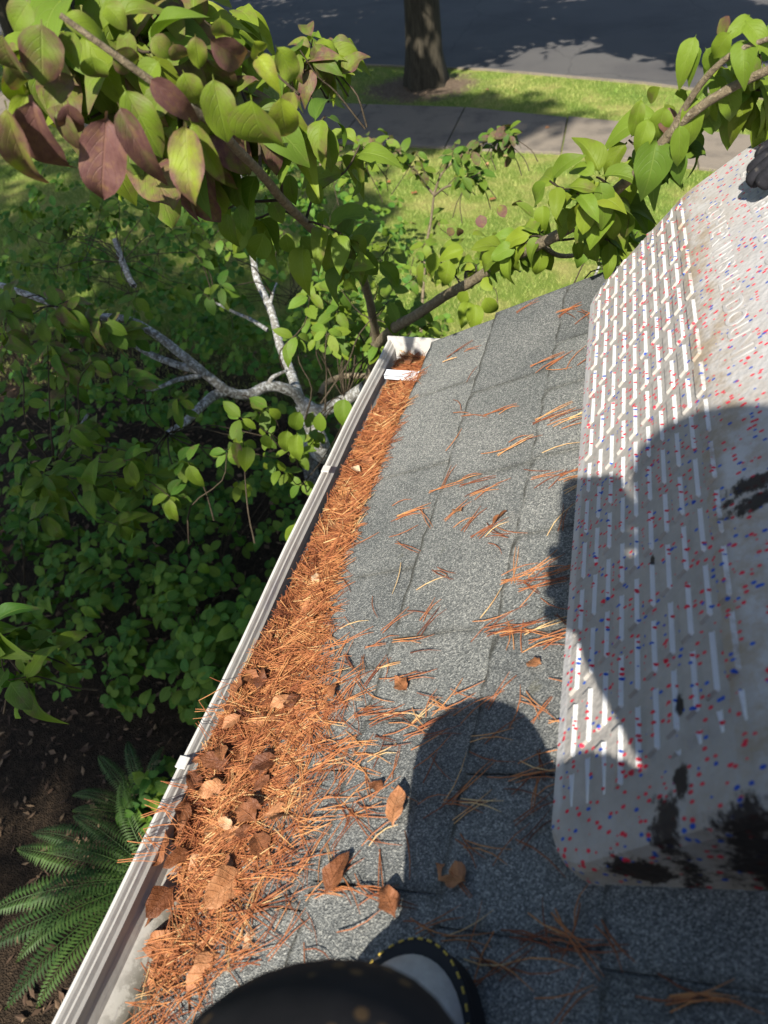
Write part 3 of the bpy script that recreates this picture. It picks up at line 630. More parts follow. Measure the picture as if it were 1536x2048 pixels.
# right spray
for q in [(1330, 207, 1310, 302, 50, 1.12, .05, .6, .65), (1393, 188, 1375, 287, 47, 1.1, .08, .6, .65), (1283, 193, 1263, 278, 32, 1.12, .15, .6, .6), (1418, 185, 1418, 279, 34, 1.1, .1, .6, .55),
          (1450, 170, 1473, 237, 46, 1.09, .05, .55, .6), (1313, 275, 1303, 374, 78, 1.13, .0, .35, .35), (1298, 235, 1278, 302, 42, 1.12, .05, .6, .65), (1358, 245, 1366, 332, 38, 1.1, .1, .5, .55),
          (1393, 68, 1353, 147, 40, 1.06, .08, .6, .65), (1463, 62, 1418, 120, 44, 1.05, .1, .65, .65), (1490, 78, 1483, 138, 52, 1.05, .05, .5, .55), (1440, 38, 1456, 68, 42, 1.06, .5, .7, .65),
          (1490, 42, 1530, 72, 42, 1.05, .05, .6, .6), (1393, 88, 1380, 148, 28, 1.07, .1, .5, .5), (1300, 420, 1272, 490, 52, 1.4, .05, .6, .6), (1250, 460, 1252, 532, 36, 1.45, .0, .4, .45),
          (1340, 215, 1330, 260, 40, 1.13, .6, .5, .6), (1375, 180, 1350, 215, 36, 1.12, .1, .7, .65), (1400, 215, 1440, 265, 38, 1.12, .0, .4, .4), (1345, 300, 1365, 350, 40, 1.15, .0, .3, .35), (1300, 320, 1285, 370, 40, 1.16, 0, .3, .35),
          (1320, 175, 1290, 205, 30, 1.12, .3, .7, .6), (1430, 150, 1440, 200, 34, 1.1, 0, .5, .5), (1410, 95, 1440, 140, 36, 1.08, 0, .5, .5), (1500, 30, 1470, 60, 36, 1.07, 0, .6, .6)]: man(*q, dd=U(-.03, .03))
# spray over the roof corner
for q in [(901, 518, 885, 572, 38, 1.6, .04, .7, .65), (930, 498, 882, 508, 30, 1.6, .05, .75, .7), (1006, 491, 978, 540, 34, 1.5, .08, .65, .65), (1028, 502, 1022, 562, 34, 1.48, .08, .65, .65),
          (1082, 498, 1079, 552, 38, 1.45, .05, .65, .65), (1087, 408, 1081, 457, 34, 1.5, .05, .65, .65), (1131, 415, 1135, 452, 38, 1.48, .05, .65, .65), (1179, 405, 1172, 450, 36, 1.45, .05, .65, .65),
          (938, 600, 928, 649, 36, 1.6, .05, .7, .68), (952, 606, 949, 656, 36, 1.58, .05, .7, .68), (969, 592, 991, 639, 34, 1.58, .05, .7, .65), (935, 583, 918, 608, 28, 1.62, .05, .7, .65),
          (871, 505, 859, 548, 30, 1.65, .05, .6, .55), (1040, 488, 1060, 504, 26, 1.5, .1, .6, .6), (966, 556, 981, 580, 26, 1.6, .05, .8, .7), (1050, 500, 1055, 545, 26, 1.52, .05, .5, .5),
          (905, 455, 897, 472, 18, 1.7, .6, .7, .6), (915, 455, 924, 474, 16, 1.7, .6, .7, .6), (960, 430, 965, 455, 26, 1.7, .75, .6, .6), (1000, 410, 1008, 432, 22, 1.65, .6, .8, .6), (1040, 400, 1035, 425, 30, 1.6, .4, .8, .6),
          (500, 438, 469, 512, 34, 1.3, .05, .65, .65), (530, 462, 508, 532, 52, 1.28, .03, .5, .55), (572, 468, 576, 514, 34, 1.28, .05, .5, .5), (606, 490, 598, 567, 52, 1.3, .05, .7, .68), (681, 416, 692, 466, 38, 1.45, .08, .85, .75),
          (600, 470, 640, 520, 34, 1.32, .05, .5, .5), (545, 400, 560, 440, 36, 1.25, .2, .5, .5), (580, 345, 575, 405, 40, 1.2, .1, .5, .45), (620, 355, 640, 410, 36, 1.22, .1, .6, .5), (650, 420, 640, 460, 30, 1.4, .1, .5, .5),
          (495, 890, 490, 935, 36, 2.0, .03, .6, .55), (470, 880, 478, 925, 22, 2.0, .4, .6, .5), (595, 865, 590, 920, 34, 1.95, .03, .6, .55), (575, 858, 570, 905, 34, 1.96, .03, .6, .55), (600, 820, 585, 868, 34, 2.0, .03, .5, .5),
          (640, 825, 640, 868, 28, 1.95, .03, .5, .5), (690, 795, 680, 850, 40, 1.9, .03, .45, .45), (590, 1045, 580, 1095, 32, 1.9, .03, .6, .6), (530, 868, 535, 900, 26, 2.0, .05, .5, .5)]: man(*q, dd=U(-.03, .03))
# random sprays along the branches
def along_branch(poly, n, size, reach, per, aut, yel, bri, t0=.1, t1=1.0, droop=.6):
    P = catmull(poly, 6)
    for _ in range(n):
        p = P[int((t0 + (t1 - t0) * random.random()) * (len(P) - 1))]
        d = unit((U(-1, 1), U(-1, 1), U(-.5, .8))); e = p + d * reach * U(.5, 1.2)
        Q = twig(p, e, .0026, .0014); cluster(e, Q[-1] - Q[-2], per, size, aut, yel, droop, bri, LV)
along_branch([p + ray(250, 120) * .20 for p in L_left[-6:]], 24, .085, .09, 6, .28, .6, .5, .0, 1.0)
along_branch(L_left, 12, .07, .13, 6, .10, .5, .45, .25, .62)
along_branch(L_right, 16, .062, .12, 7, .10, .65, .6, .25, .62)
along_branch([p + ray(1400, 150) * .12 for p in L_right[-5:]], 9, .072, .06, 6, .10, .6, .5, .0, 1.0)
def px_clusters(n, x0, x1, y0, y1, zlo, zhi, size, per, aut, yel, bri, anchor=None, inside=None, dist=None):
    k = 0
    while k < n:
        px, py = U(x0, x1), U(y0, y1)
        if inside and not inside(px, py): continue
        C = at(px, py, U(*dist)) if dist else on_z(px, py, U(zlo, zhi)); k += 1
        if anchor is not None:
            a = min(anchor, key=lambda q: np.linalg.norm(np.array(q) - C)); twig(a if np.linalg.norm(a - C) < .5 else C + np.array([U(-.2, .2), U(-.2, .2), -.25]), C, .003, .0013); t_ = C - np.array(a)
        else:
            t_ = np.array([U(-1, 1), U(-1, 1), .5]); twig(C - unit(t_) * U(.10, .18) - np.array([0, 0, .05]), C, .0022, .0012)
        cluster(C, unit(t_) + np.array([U(-.6, .6), U(-.6, .6), .4]), per, size, aut, yel, .6, bri, LV)
anch = [np.array(p) for p in catmull(L_main, 4)] + A((560, 690, 3.3), (515, 560, 3.5), (487, 420, 3.7), (335, 868, 2.65), (260, 685, 2.85), (545, 590, 3.4), (430, 605, 3.5), (108, 935, 2.5), (690, 800, 2.8), (246, 525, 3.9))
px_clusters(46, 20, 450, 400, 600, 1.3, 2.3, .075, 8, .10, .35, .45, anch)                       # hanging canopy behind
px_clusters(20, 0, 250, 590, 760, 0, 0, .075, 7, .22, .35, .5, anch, dist=(2.2, 2.7))
px_clusters(34, 0, 420, 780, 1060, 0, 0, .07, 8, .12, .35, .5, anch, dist=(2.1, 2.7))
px_clusters(14, 420, 640, 800, 1000, 0, 0, .06, 6, .08, .45, .5, anch, dist=(2.0, 2.8), inside=lambda x, y: x < 775 - .488 * (y - 682) - 30)
px_clusters(4, -30, 90, 1235, 1420, 0, 0, .085, 7, .12, .3, .5, None, dist=(1.45, 1.6))
px_clusters(30, 560, 860, 560, 700, 0, 0, .065, 7, .10, .5, .5, anch, dist=(2.0, 2.8), inside=lambda x, y: y < 690)
px_clusters(14, 640, 870, 260, 340, 0, 0, .07, 7, .22, .45, .5, None, dist=(3.2, 3.5))
px_clusters(10, 900, 1025, 250, 310, 0, 0, .065, 7, .25, .3, .4, None, dist=(3.1, 3.3), inside=lambda x, y: abs((310 - (x - 900) * .45) - y) < 22)
px_clusters(5, 890, 965, 340, 385, 0, 0, .065, 6, .1, .35, .4, None, dist=(3.1, 3.3), inside=lambda x, y: abs((385 - (x - 880) * .45) - y) < 18)
px_clusters(13, 560, 960, 420, 560, 0, 0, .065, 7, .15, .45, .45, None, dist=(2.8, 3.6), inside=lambda x, y: y > 400 + (x - 560) * .1 and not (880 < x < 1100 and y < 420))
px_clusters(8, 1165, 1290, 420, 540, 0, 0, .06, 6, .05, .5, .5, None, dist=(1.6, 2.2))
px_clusters(8, 560, 720, 20, 130, 0, 0, .07, 6, .25, .55, .5, None, dist=(1.5, 1.8), inside=lambda x, y: abs(y - (120 - (x - 560) * .35)) < 30)
px_clusters(10, 260, 540, 10, 110, 0, 0, .07, 7, .15, .65, .6, None, dist=(1.2, 1.5))
LV.sort(key=lambda l: -l.score())
vis = [l for l in LV if l.score() > 0]
leaf_objects(vis[:300], dog); leaf_mass(vis[300:] + [l for l in LV if l.score() == 0], dog)
tw = link("twigs", twigs.mesh("twigs"), M['stem'], dog); tag(tw, kind='stuff')

# ------------------------------------------------------------------ shrubs under the tree
def bush(x, y, r, h, nclump, size, label, yel=.25, bri=.4, singles=0, z0=0.0):
    b = empty("shrub", (x, y, -.02), label, "shrub", "shrubs in the shaded bed")
    out = []; st = Soup()
    size *= 1.22
    for k in range(int(nclump * 1.2)):
        th = U(0, 6.283); rr = r * math.sqrt(random.random()); zz = z0 + h * (U(.25, 1.0)) * (1 - .45 * (rr / r) ** 2)
        C = np.array([x + math.cos(th) * rr, y + math.sin(th) * rr, zz])
        cluster(C, (math.cos(th) * .6 + U(-.4, .4), math.sin(th) * .6 + U(-.4, .4), .7), random.choice((5, 6, 7, 8)), size, .03, yel * .8 + .02, .35, bri + .30, out, wlo=.6, whi=.8)
        if k % 7 == 0:
            Pp = catmull([np.array([x + U(-.15, .15) * r, y + U(-.15, .15) * r, -.04]), np.array([x + math.cos(th) * rr * .4, y + math.sin(th) * rr * .4, zz * .5]), C], 4)
            V, F = tube_arrays(Pp, np.linspace(.005, .0015, len(Pp)), 5); st.add(V, F)
    so = link("stems", st.mesh("stems"), M['stem'], b); tag(so, kind='stuff')
    out.sort(key=lambda l: -l.score()); leaf_objects(out[:singles], b); leaf_mass(out[singles:], b)
bush(-1.30, 1.62, .60, .95, 90, .068, "dense shrub with round leaves close under the white gutter", .22, .45, 90)
bush(-1.12, .98, .26, .72, 26, .062, "small round-leaved shrub above the upper fern fronds", .22, .45, 50)
bush(-1.80, 1.00, .20, .42, 14, .062, "small leafy shrub tuft among the fern fronds", .25, .5, 40)
bush(-2.55, 1.80, .55, .75, 60, .062, "low leafy shrub on the far side of the bare soil", .22, .42, 40)
bush(-3.35, 2.05, .6, .8, 55, .062, "low shrub where the bed meets the bare dark soil", .2, .4, 30)
bush(-1.95, 1.75, .42, .75, 46, .062, "leafy shrub beside the bare soil patch below the fork", .22, .42, 40)
bush(-2.15, 2.35, .75, .9, 90, .062, "low shrub between bare soil and the forked pale limb", .18, .38, 60)
bush(-3.15, 2.95, .85, .9, 85, .062, "dark leafy shrub below the long pale limb", .15, .35, 40)
bush(-3.9, 4.3, 1.2, 1.3, 110, .064, "broad dark shrub behind the long pale limb", .15, .35)
bush(-2.4, 3.9, 1.0, 1.1, 100, .064, "shaded shrub around the dogwood trunk", .18, .38)
bush(-4.9, 6.0, 1.4, 1.5, 100, .07, "dim shrub at the far end of the shaded bed", .15, .32)
bush(-2.9, 5.8, 1.2, 1.35, 110, .066, "shrub at the edge of the lawn behind the upright pale limb", .25, .4)
bush(-1.25, 4.3, .7, .75, 60, .064, "yellowish shrub on the sunny lawn edge beyond the roof corner", .45, .5)
bush(-.95, 3.2, .65, 1.15, 70, .062, "leafy shrub directly behind the gutter end", .4, .5)

# leaf litter and chips on the bare soil
nl_ = 5200; lx = RNG.uniform(-5.2, -.55, nl_); ly = RNG.uniform(-.6, 5.2, nl_); la = RNG.uniform(0, 6.28, nl_); ll = RNG.uniform(.008, .034, nl_); lw_ = ll * RNG.uniform(.15, .6, nl_)
VV = np.zeros((nl_, 4, 3))
for q_, (du_, dv_) in enumerate(((-1, 0), (0, -1), (1, 0), (0, 1))):
    VV[:, q_, 0] = lx + du_ * ll * np.cos(la) - dv_ * lw_ * np.sin(la); VV[:, q_, 1] = ly + du_ * ll * np.sin(la) + dv_ * lw_ * np.cos(la); VV[:, q_, 2] = -.012 + RNG.uniform(0, .016, nl_)
tl_ = np.repeat(RNG.uniform(.1, .9, (nl_, 1)), 4, 0).repeat(3, 1)
lt_ = link("leaf_litter", arrays_mesh("leaf_litter", VV.reshape(-1, 3), np.arange(nl_ * 4).reshape(-1, 4), False, tint=tl_), M['litter']); tag(lt_, "scattered brown leaf litter on the dark soil under the shrubs", "leaf litter", kind='stuff')

# ------------------------------------------------------------------ ferns
def fern(x, y, label, fr):
    f_ = empty("sword_fern", (x, y, -.02), label, "fern", "ferns below the gutter")
    for (az, L, rise) in fr:
        L *= .86
        d = np.array([math.cos(az), math.sin(az), 0]); side = np.array([-d[1], d[0], 0]); n = 40
        S = Soup(); pts = []; tw_ = U(-.25, .25)
        for i in range(n + 1):
            q = i / n; pts.append(np.array([x, y, .02]) + d * L * (q - .12 * q * q) + side * tw_ * L * q * q * .5 + np.array([0, 0, rise * math.sin(q * 2.2) * L]))
        V, F = tube_arrays(pts, np.linspace(.0035, .001, n + 1), 4); tt = U(0, 1); S.add(V, F, (tt, 0, 0))
        for i in range(3, n + 1):
            for sgn in (-1, 1):
                q = i / n; pl = .085 * L / .75 * (math.sin(math.pi * min(1, (q * .93 + .07)) ** .75) ** .7 + .04) * U(.9, 1.08)
                tdir = unit(pts[i] - pts[i-1]); o_ = unit(side * sgn + tdir * .32 + np.array([0, 0, -.12 + U(-.06, .06)])); wd = L / n * .40
                b = pts[i]; v = np.array([b - tdir * wd, b + o_ * pl * .45 - tdir * wd * .9 + np.array([0, 0, .004]), b + o_ * pl + np.array([0, 0, -.006]), b + o_ * pl * .45 + tdir * wd * .9 + np.array([0, 0, .004])])
                S.add(v, np.array([[0, 1, 2, 3]]), (min(1, max(0, tt + U(-.15, .15))), 0, 0))
        link("frond", S.mesh("frond", False), M['fern'], f_)
R_ = math.radians
fc = on_z(318, 1760, 0)
fern(fc[0], fc[1], "large sword fern with long fronds spreading beside the white gutter", [(R_(a), l, r) for a, l, r in ((172, .80, .28), (190, .86, .24), (206, .92, .22), (222, .95, .20), (238, .9, .24), (252, .8, .3), (160, .62, .38), (182, .6, .5), (214, .66, .48), (265, .7, .3), (280, .6, .4), (140, .6, .4), (232, .75, .4))])
fc2 = on_z(300, 1640, 0)
fern(fc2[0], fc2[1], "smaller sword fern tucked between the shrub and the gutter", [(R_(a), l, r) for a, l, r in ((120, .46, .5), (150, .5, .42), (178, .46, .45), (205, .42, .5), (95, .4, .5), (235, .36, .5))])

# ------------------------------------------------------------------ gutter litter
def fill_z(x, y):
    f = np.clip((y - .10) / .22, 0, 1); f = f * f * (3 - 2 * f)
    base = 2.486 + .074 * f
    mound = .030 * np.exp(-((y - .34) / .17) ** 2) * np.clip((x + .47) / .06, 0, 1)
    back = np.clip((x + .405) / .06, 0, 1) * .028 * (1 - f)
    return base + mound + back - .012 * np.clip((y - 1.0) / .15, 0, 1) + .005 * np.sin(x * 70 + y * 31) * np.cos(y * 47)
def roof_z(x): return 2.6138 + .5 * (x + .335)
bx = np.linspace(-.4245, -.303, 22); by = np.linspace(.02, 1.255, 180); GX, GY = np.meshgrid(bx, by); GZ = fill_z(GX, GY) - .006 + RNG.uniform(-.004, .004, GX.shape)
cut = (GY < .20) & (GX < -.366 - np.maximum(0, GY - .10) * .35 + .004 * np.sin(GY * 90)); GZ = np.where(cut, 2.470, GZ)
V = np.stack([GX, GY, GZ], -1).reshape(-1, 3); nb = len(bx)
F = np.array([(j*nb + i, j*nb + i + 1, (j+1)*nb + i + 1, (j+1)*nb + i) for j in range(len(by) - 1) for i in range(nb - 1)])
lb = link("litter_bed", arrays_mesh("litter_bed", V, F, True), M['bed']); tag(lb, "packed brown needle mulch filling the white gutter", "mulch", kind='stuff')
def needle_arrays(L, curve, r=.0007, twin=False):
    V, F, n0 = [], [], 0
    for k in range(2 if twin else 1):
        dv = (k * 2 - 1) * .07 if twin else 0
        pts = [np.array([(q - .5) * L, math.sin(dv) * q * L + curve * L * (q - .5) ** 2 * (1 if k == 0 else -.6), .0012 * math.sin(q * 3)]) for q in (0, .33, .66, 1)]
        v, f = tube_arrays(pts, [r, r * 1.15, r, r * .45], 4); V.append(v); F.append(f + n0); n0 += len(v)
    return np.concatenate(V), np.concatenate(F)
NT_ = [needle_arrays(1.0, U(-.35, .35), .0112, k % 3 == 0) for k in range(10)]
ns = Soup()
def put_needle(p, az, pit, L, tint, R0=None):
    v, f = random.choice(NT_); v = v * np.array([L, L, L if L < .02 else L]); v = v * 1.0
    ca, sa, cp, sp_ = math.cos(az), math.sin(az), math.cos(pit), math.sin(pit)
    R = np.array([[ca * cp, sa * cp, sp_], [-sa, ca, 0], [-ca * sp_, -sa * sp_, cp]])
    if R0 is not None: R = R @ R0
    ns.add(v @ R + p, f, (tint, 0, 0))
cnt = 0
while cnt < 11500:
    y = U(.03, 1.25); x = U(-.421, -.318)
    if y < .20 and x < -.366 - max(0, y - .10) * .35 and random.random() < .985: continue
    L = random.choice((U(.012, .03), U(.03, .055), U(.03, .055)))
    z = float(fill_z(np.array(x), np.array(y))) + U(-.006, .009)
    az = U(0, 6.28) if random.random() < .8 else random.gauss(.35, .6)
    # keep the ends inside the gutter
    if x - abs(math.cos(az)) * L * .5 < -.421: x = -.421 + abs(math.cos(az)) * L * .5
    put_needle(np.array([x, y, z]), az, random.gauss(0, .24), L, min(1, max(.0, random.gauss(.48 + .16 * math.sin(x * 90 + y * 23) * math.cos(y * 37 - x * 50), .26)))); cnt += 1
# drift lapping over the shingle edge
ROOFR = np.array([[RU[0], RU[1], RU[2]], [0, 1, 0], [RN[0], RN[1], RN[2]]])
for k in range(2300):
    y = random.gauss(.30, .17) if k % 4 else U(.1, 1.1)
    if not .03 < y < 1.1: continue
    spread = .075 * math.exp(-((y - .26) / .19) ** 2) + .010
    d = abs(random.gauss(0, spread)) - .012
    p = roof_pt(EAVE_S - d, y, .006 + U(.0, .012) * math.exp(-d / .03)); az = random.gauss(.2, .7) if random.random() < .7 else U(0, 6.28)
    put_needle(p, az, random.gauss(0, .08), U(.025, .055), min(1, max(.05, random.gauss(.55, .22))), ROOFR)
for k in range(26):                                 # a few hang over the lip
    y = U(.18, .42); put_needle(np.array([U(-.445, -.415), y, 2.588 + U(0, .006)]), U(-.8, .8), U(-.1, .15), U(.03, .05), U(.3, .8))
nl = link("needle_litter", ns.mesh("needle_litter"), M['needlen']); tag(nl, "thick orange-brown pine needle litter heaped in the white gutter", "pine needles", kind='stuff')
# loose needles on the shingles, one by one
ONE = []
for k in range(14):
    Lk = U(.030, .058); v, f = needle_arrays(Lk, U(-.5, .5), .00056, k % 3 == 0); me = arrays_mesh("pine_needle", v, f, True); me.materials.append(M['needle1']); ONE.append(me)
RM = Matrix(((RU[0], 0, RN[0]), (RU[1], 1, RN[1]), (RU[2], 0, RN[2])))
def loose(p, az, tint, bunch=False):
    nm = "dark rust" if tint < .35 else "orange-brown" if tint < .72 else "pale straw"; where = "in a combed bunch along a shingle joint" if bunch else "lying singly on the grey shingles"
    o = bpy.data.objects.new("pine_needle", random.choice(ONE)); COL.objects.link(o); o["tint"] = [tint, 0.0, 0.0]
    o.matrix_world = Matrix.Translation(Vector(p)) @ (RM @ Matrix.Rotation(az, 3, 'Z')).to_4x4()
    tag(o, "thin dry " + nm + " pine needle " + where, "pine needle", nm + " pine needles " + ("in bunches" if bunch else "scattered singly") + " on the roof")
total = 0
for px, py, n, sp_ in [(1155, 622, 9, .35), (1120, 722, 8, .3), (1118, 830, 12, .12), (1105, 950, 8, .4), (935, 968, 7, .12), (800, 1020, 7, .12), (1090, 1158, 10, .1), (1030, 1258, 10, .15), (1085, 1275, 8, .3), (800, 1278, 6, .12), (650, 1305, 7, .12),
                       (790, 1440, 8, .3), (720, 1505, 5, .3), (985, 1050, 7, 1.5), (690, 1780, 8, .08), (1060, 1555, 4, .15), (1130, 1880, 9, .5), (1400, 1995, 8, .12), (1010, 1930, 8, .9), (940, 822, 5, .4), (1085, 880, 4, .2)]:
    for k in range(max(4, int(n * .8))):
        p = on_roof(px + random.gauss(0, 34), py + random.gauss(0, 8), .0066); loose(p, random.gauss(.06, sp_), min(1, max(.05, random.gauss(.5, .27))), True); total += 1
while total < 298:
    px, py = U(560, 1180), U(560, 2040) if random.random() < .6 else U(1050, 1750)
    if px < 860 - .40 * (py - 693) + 12 or py < 690 - (px - 869) * .41 + 18: continue
    if px > 1190 - .07 * (py - 600) and py < 1720: continue
    p = on_roof(px, py, .0064); loose(p, random.gauss(.15, .75), min(1, max(.05, random.gauss(.48, .28)))); total += 1

# dead leaves
DEAD = []
for k in range(7):
    v, f, uv = leaf_template(11, 8, U(.05, .40), U(-.15, .35), U(.015, .05), 60 + k, U(-.5, .5)); rg = random.Random(k)
    for i in range(len(v)): v[i][2] += .035 * math.sin(v[i][0] * 6 + k) * math.cos(v[i][1] * 5 + 2 * k) + rg.uniform(-.012, .012); v[i][0] *= 1 + .13 * math.sin(v[i][1] * 13 + k) + rg.uniform(-.05, .05); v[i][0] += .10 * v[i][1] ** 2 * math.sin(k * 2.1)
    me = arrays_mesh("dead_leaf", v, f, True, uv); me.materials.append(M['dead']); DEAD.append(me)
def shade(t_): return 'dark brown' if t_ < .3 else 'rust brown' if t_ < .6 else 'pale tan'
def dead(p, az, L, wr, tint, tilt, label, group=None, R0=None):
    o = bpy.data.objects.new("dead_leaf", random.choice(DEAD)); COL.objects.link(o); o["tint"] = [tint, 0.0, 0.0]
    R = (R0 if R0 is not None else Matrix.Identity(3)) @ Matrix.Rotation(az, 3, 'Z') @ Matrix.Rotation(tilt[0], 3, 'X') @ Matrix.Rotation(tilt[1], 3, 'Y')
    o.matrix_world = Matrix.Translation(Vector(p)) @ R.to_4x4() @ Matrix.Diagonal((L * wr, L, L, 1)); tag(o, label, "leaf", group)
GL = " dead leaf lying on top of the needle litter in the gutter"
for px, py, L, az, tn_ in [(440, 1900, .085, -.3, .62), (480, 1740, .075, -.5, .66), (390, 1880, .06, 2.6, .55), (505, 1850, .06, .3, .9), (300, 1800, .055, -.2, .25), (410, 1640, .05, .8, .72), (440, 1570, .05, -1, .62), (360, 1600, .05, .3, .3), (320, 1660, .06, 0, .3),
                           (505, 1640, .05, .9, .5), (555, 1310, .045, .8, .35), (510, 1500, .045, -.9, .25), (340, 1740, .05, 1.5, .6), (300, 1880, .05, .9, .2), (330, 1900, .05, -1.3, .4), (420, 1770, .05, .2, .75), (370, 1700, .05, -.6, .2), (540, 1560, .05, .6, .35), (470, 1680, .045, 1.9, .4),
                           (690, 1080, .045, .5, .62), (640, 1050, .04, 1.6, .5), (715, 915, .045, .9, .55), (760, 810, .05, -.3, .5), (690, 935, .03, 1.2, .95), (620, 1145, .035, .3, .85), (590, 1225, .04, 2.2, .5), (530, 1265, .04, 0, .4), (480, 1340, .045, 1, .35), (640, 1260, .04, .2, .6),
                           (470, 1430, .04, -.7, .6), (560, 1370, .035, .4, .7), (345, 1780, .045, 2, .15), (400, 1830, .05, .1, .3), (800, 718, .04, .6, .35), (430, 1490, .04, .6, .5), (365, 1540, .045, .9, .2), (285, 1700, .05, .2, .35), (560, 1680, .04, .3, .6)]:
    px += 12; p = on_z(px, py, 2.56); p = on_z(px, py, min(max(float(fill_z(np.array(min(max(p[0], -.41), -.31)), np.array(p[1]))), roof_z(p[0]) if p[0] > -.34 else 0) + .012, 2.68))
    dead(p, az + math.pi, L * .7, U(.45, .7), min(1, tn_ + .12), (U(-.25, .45), U(-.4, .4)), ("large " if L >= .05 else "small ") + shade(tn_) + GL, "dead leaves in the gutter, " + shade(tn_))
GL2 = " dead leaf matted flat into the needle pile of the gutter"
for k in range(64):
    y_ = random.gauss(.27, .11); x_ = U(-.415, -.29); tm_ = U(.2, .9)
    if y_ < .07: continue
    z_ = max(float(fill_z(np.array(min(x_, -.31)), np.array(y_))), roof_z(x_) + .004 if x_ > -.335 else 0) + U(.002, .011)
    dead((x_, y_, z_), U(0, 6.28), U(.018, .042), U(.4, .75), tm_, (U(-.25, .25), U(-.3, .3)), shade(tm_) + GL2, "matted dead leaves in the gutter, " + shade(tm_))
RL = {0: ("small pale brown dead leaf beside a starry needle tuft on the shingles", 922, 1022, .030, .8, .75), 1: ("brown dead leaf inside the starry needle tuft on the shingles", 985, 1048, .032, -.6, .55), 2: ("orange-brown leaf scrap lying on bare shingle beside the foam wedge", 1083, 1328, .026, 1.2, .72),
      3: ("small oval brown leaf lying near the gutter litter", 665, 1397, .026, .3, .6), 4: ("crumpled brown leaf among needles above the knee's shadow", 812, 1380, .036, .9, .6), 5: ("tan leaf with a long stem on sunlit shingle near the shadow's edge", 785, 1652, .045, .1, .7),
      6: ("curled tan leaf lying in the shadow on dark shingles", 930, 1765, .045, 1.1, .7), 7: ("dark brown leaf across a line of yellow needles", 650, 1788, .05, -.3, .4), 8: ("half shaded brown leaf against the shadow edge", 790, 1835, .04, .6, .4), 9: ("small dark leaf curl on sunlit shingle below needle drift", 768, 1572, .025, 1.5, .45)}
for lab, px, py, L, az, tn_ in RL.values(): dead(on_roof(px, py, .011), az, L * .85, .6, tn_, (U(-.1, .2), U(-.3, .3)), lab, None, RM)

for px, py, tn_ in [(1005, 312, .95), (975, 330, .9), (955, 322, .6), (780, 365, .6), (835, 385, .55), (970, 178, .8), (1035, 180, .8), (978, 400, .6), (820, 445, .5), (1100, 255, .8), (700, 175, .7)]:
    q = on_z(px, py, .015); dead(q, U(0, 6.28), U(.06, .09), .75, tn_, (U(-.2, .2), U(-.2, .2)), "fallen yellow-brown leaf lying on the sunlit grass by the pavement", "fallen leaves on the lawn")

# ------------------------------------------------------------------ street tree and the trees that shade the yard
def crown_tree(name, label, x, y, h_trunk, r_trunk, crown, nleaf, lsize, seed, mat_b=None, flare=True):
    rg = np.random.default_rng(seed); o = empty(name, (x, y, -.02), label, "tree")
    P = [(x, y, -.1), (x, y, .12), (x, y, .4), (x + .01, y, 1.0), (x, y + .02, 2.2), (x + .05, y, h_trunk), (x + .1, y, h_trunk + (crown[0][5] if crown else 1))]
    R = [r_trunk * 1.35, r_trunk * 1.25, r_trunk * 1.10, r_trunk, r_trunk * .95, r_trunk * .8, r_trunk * .4]
    Pc = catmull(P, 4); Rc = np.interp(np.linspace(0, 1, len(Pc)), np.linspace(0, 1, len(R)), R); V, F = tube_arrays(Pc, Rc, 18)
    for i in range(len(V)):
        if V[i][2] < .6:
            a = math.atan2(V[i][1] - y, V[i][0] - x); k = 1 + (.6 - max(V[i][2], 0)) * .26 * (math.cos(a * 5 + seed) + .3 * math.cos(a * 3)); V[i][0] = x + (V[i][0] - x) * k; V[i][1] = y + (V[i][1] - y) * k
    link("trunk", arrays_mesh("trunk", V, F, True), mat_b or M['bark_tree'], o)
    VV = []
    for (cx, cy, cz, rx, ry, rz) in crown:  # unseen leaf clumps, shaped and placed for the shade they cast
        n = int(nleaf / len(crown)); nc = max(20, n // 60); cc = rg.normal(size=(nc, 3)); cc /= np.linalg.norm(cc, axis=1)[:, None]; cc *= rg.uniform(.35, 1.0, (nc, 1)) ** .5
        idx = rg.integers(0, nc, n); p = cc[idx] * np.array([rx, ry, rz]) + rg.normal(size=(n, 3)) * .13 * np.array([rx, ry, rz]) + np.array([cx, cy, cz])
        a = rg.normal(size=(n, 3)); a /= np.linalg.norm(a, axis=1)[:, None]; b = np.cross(a, rg.normal(size=(n, 3))); b /= np.linalg.norm(b, axis=1)[:, None]; s_ = (lsize * rg.uniform(.6, 1.3, n))[:, None]
        VV.append(np.stack([p - a * s_, p + b * s_ * .5, p + a * s_, p - b * s_ * .5], 1).reshape(-1, 3))
        for k in range(5):
            e = cc[k] * np.array([rx, ry, rz]) * .8 + np.array([cx, cy, cz]); limb("limb", [np.array([x + .05, y, h_trunk * .8 + k * .2]), (np.array([x, y, h_trunk + .6]) + e) / 2 + np.array([0, 0, .3]), e], r_trunk * .35, .03, mat_b or M['bark_tree'], o, 7, 4)
    V = np.concatenate(VV); cr = link("crown", arrays_mesh("crown", V, np.arange(len(V)).reshape(-1, 4), False), M['crown'], o); tag(cr, kind='stuff')
tb = on_z(852, 165, 0)
crown_tree("street_tree", "street tree with thick furrowed trunk standing in the grass verge", tb[0], tb[1], 4.6, .27, [(tb[0] - 1.2, 9.9, 5.7, 3.6, 2.3, .9), (tb[0] - 1.2, 12.6, 7.4, 4.2, 2.8, 1.4), (tb[0] + 3.3, 10.6, 6.2, 1.7, 1.6, .8), (tb[0] + 4.6, 8.7, 5.6, 2.3, 1.1, .6), (-6.0, 7.0, 5.4, 2.4, .8, .5)], 36000, .17, 3)
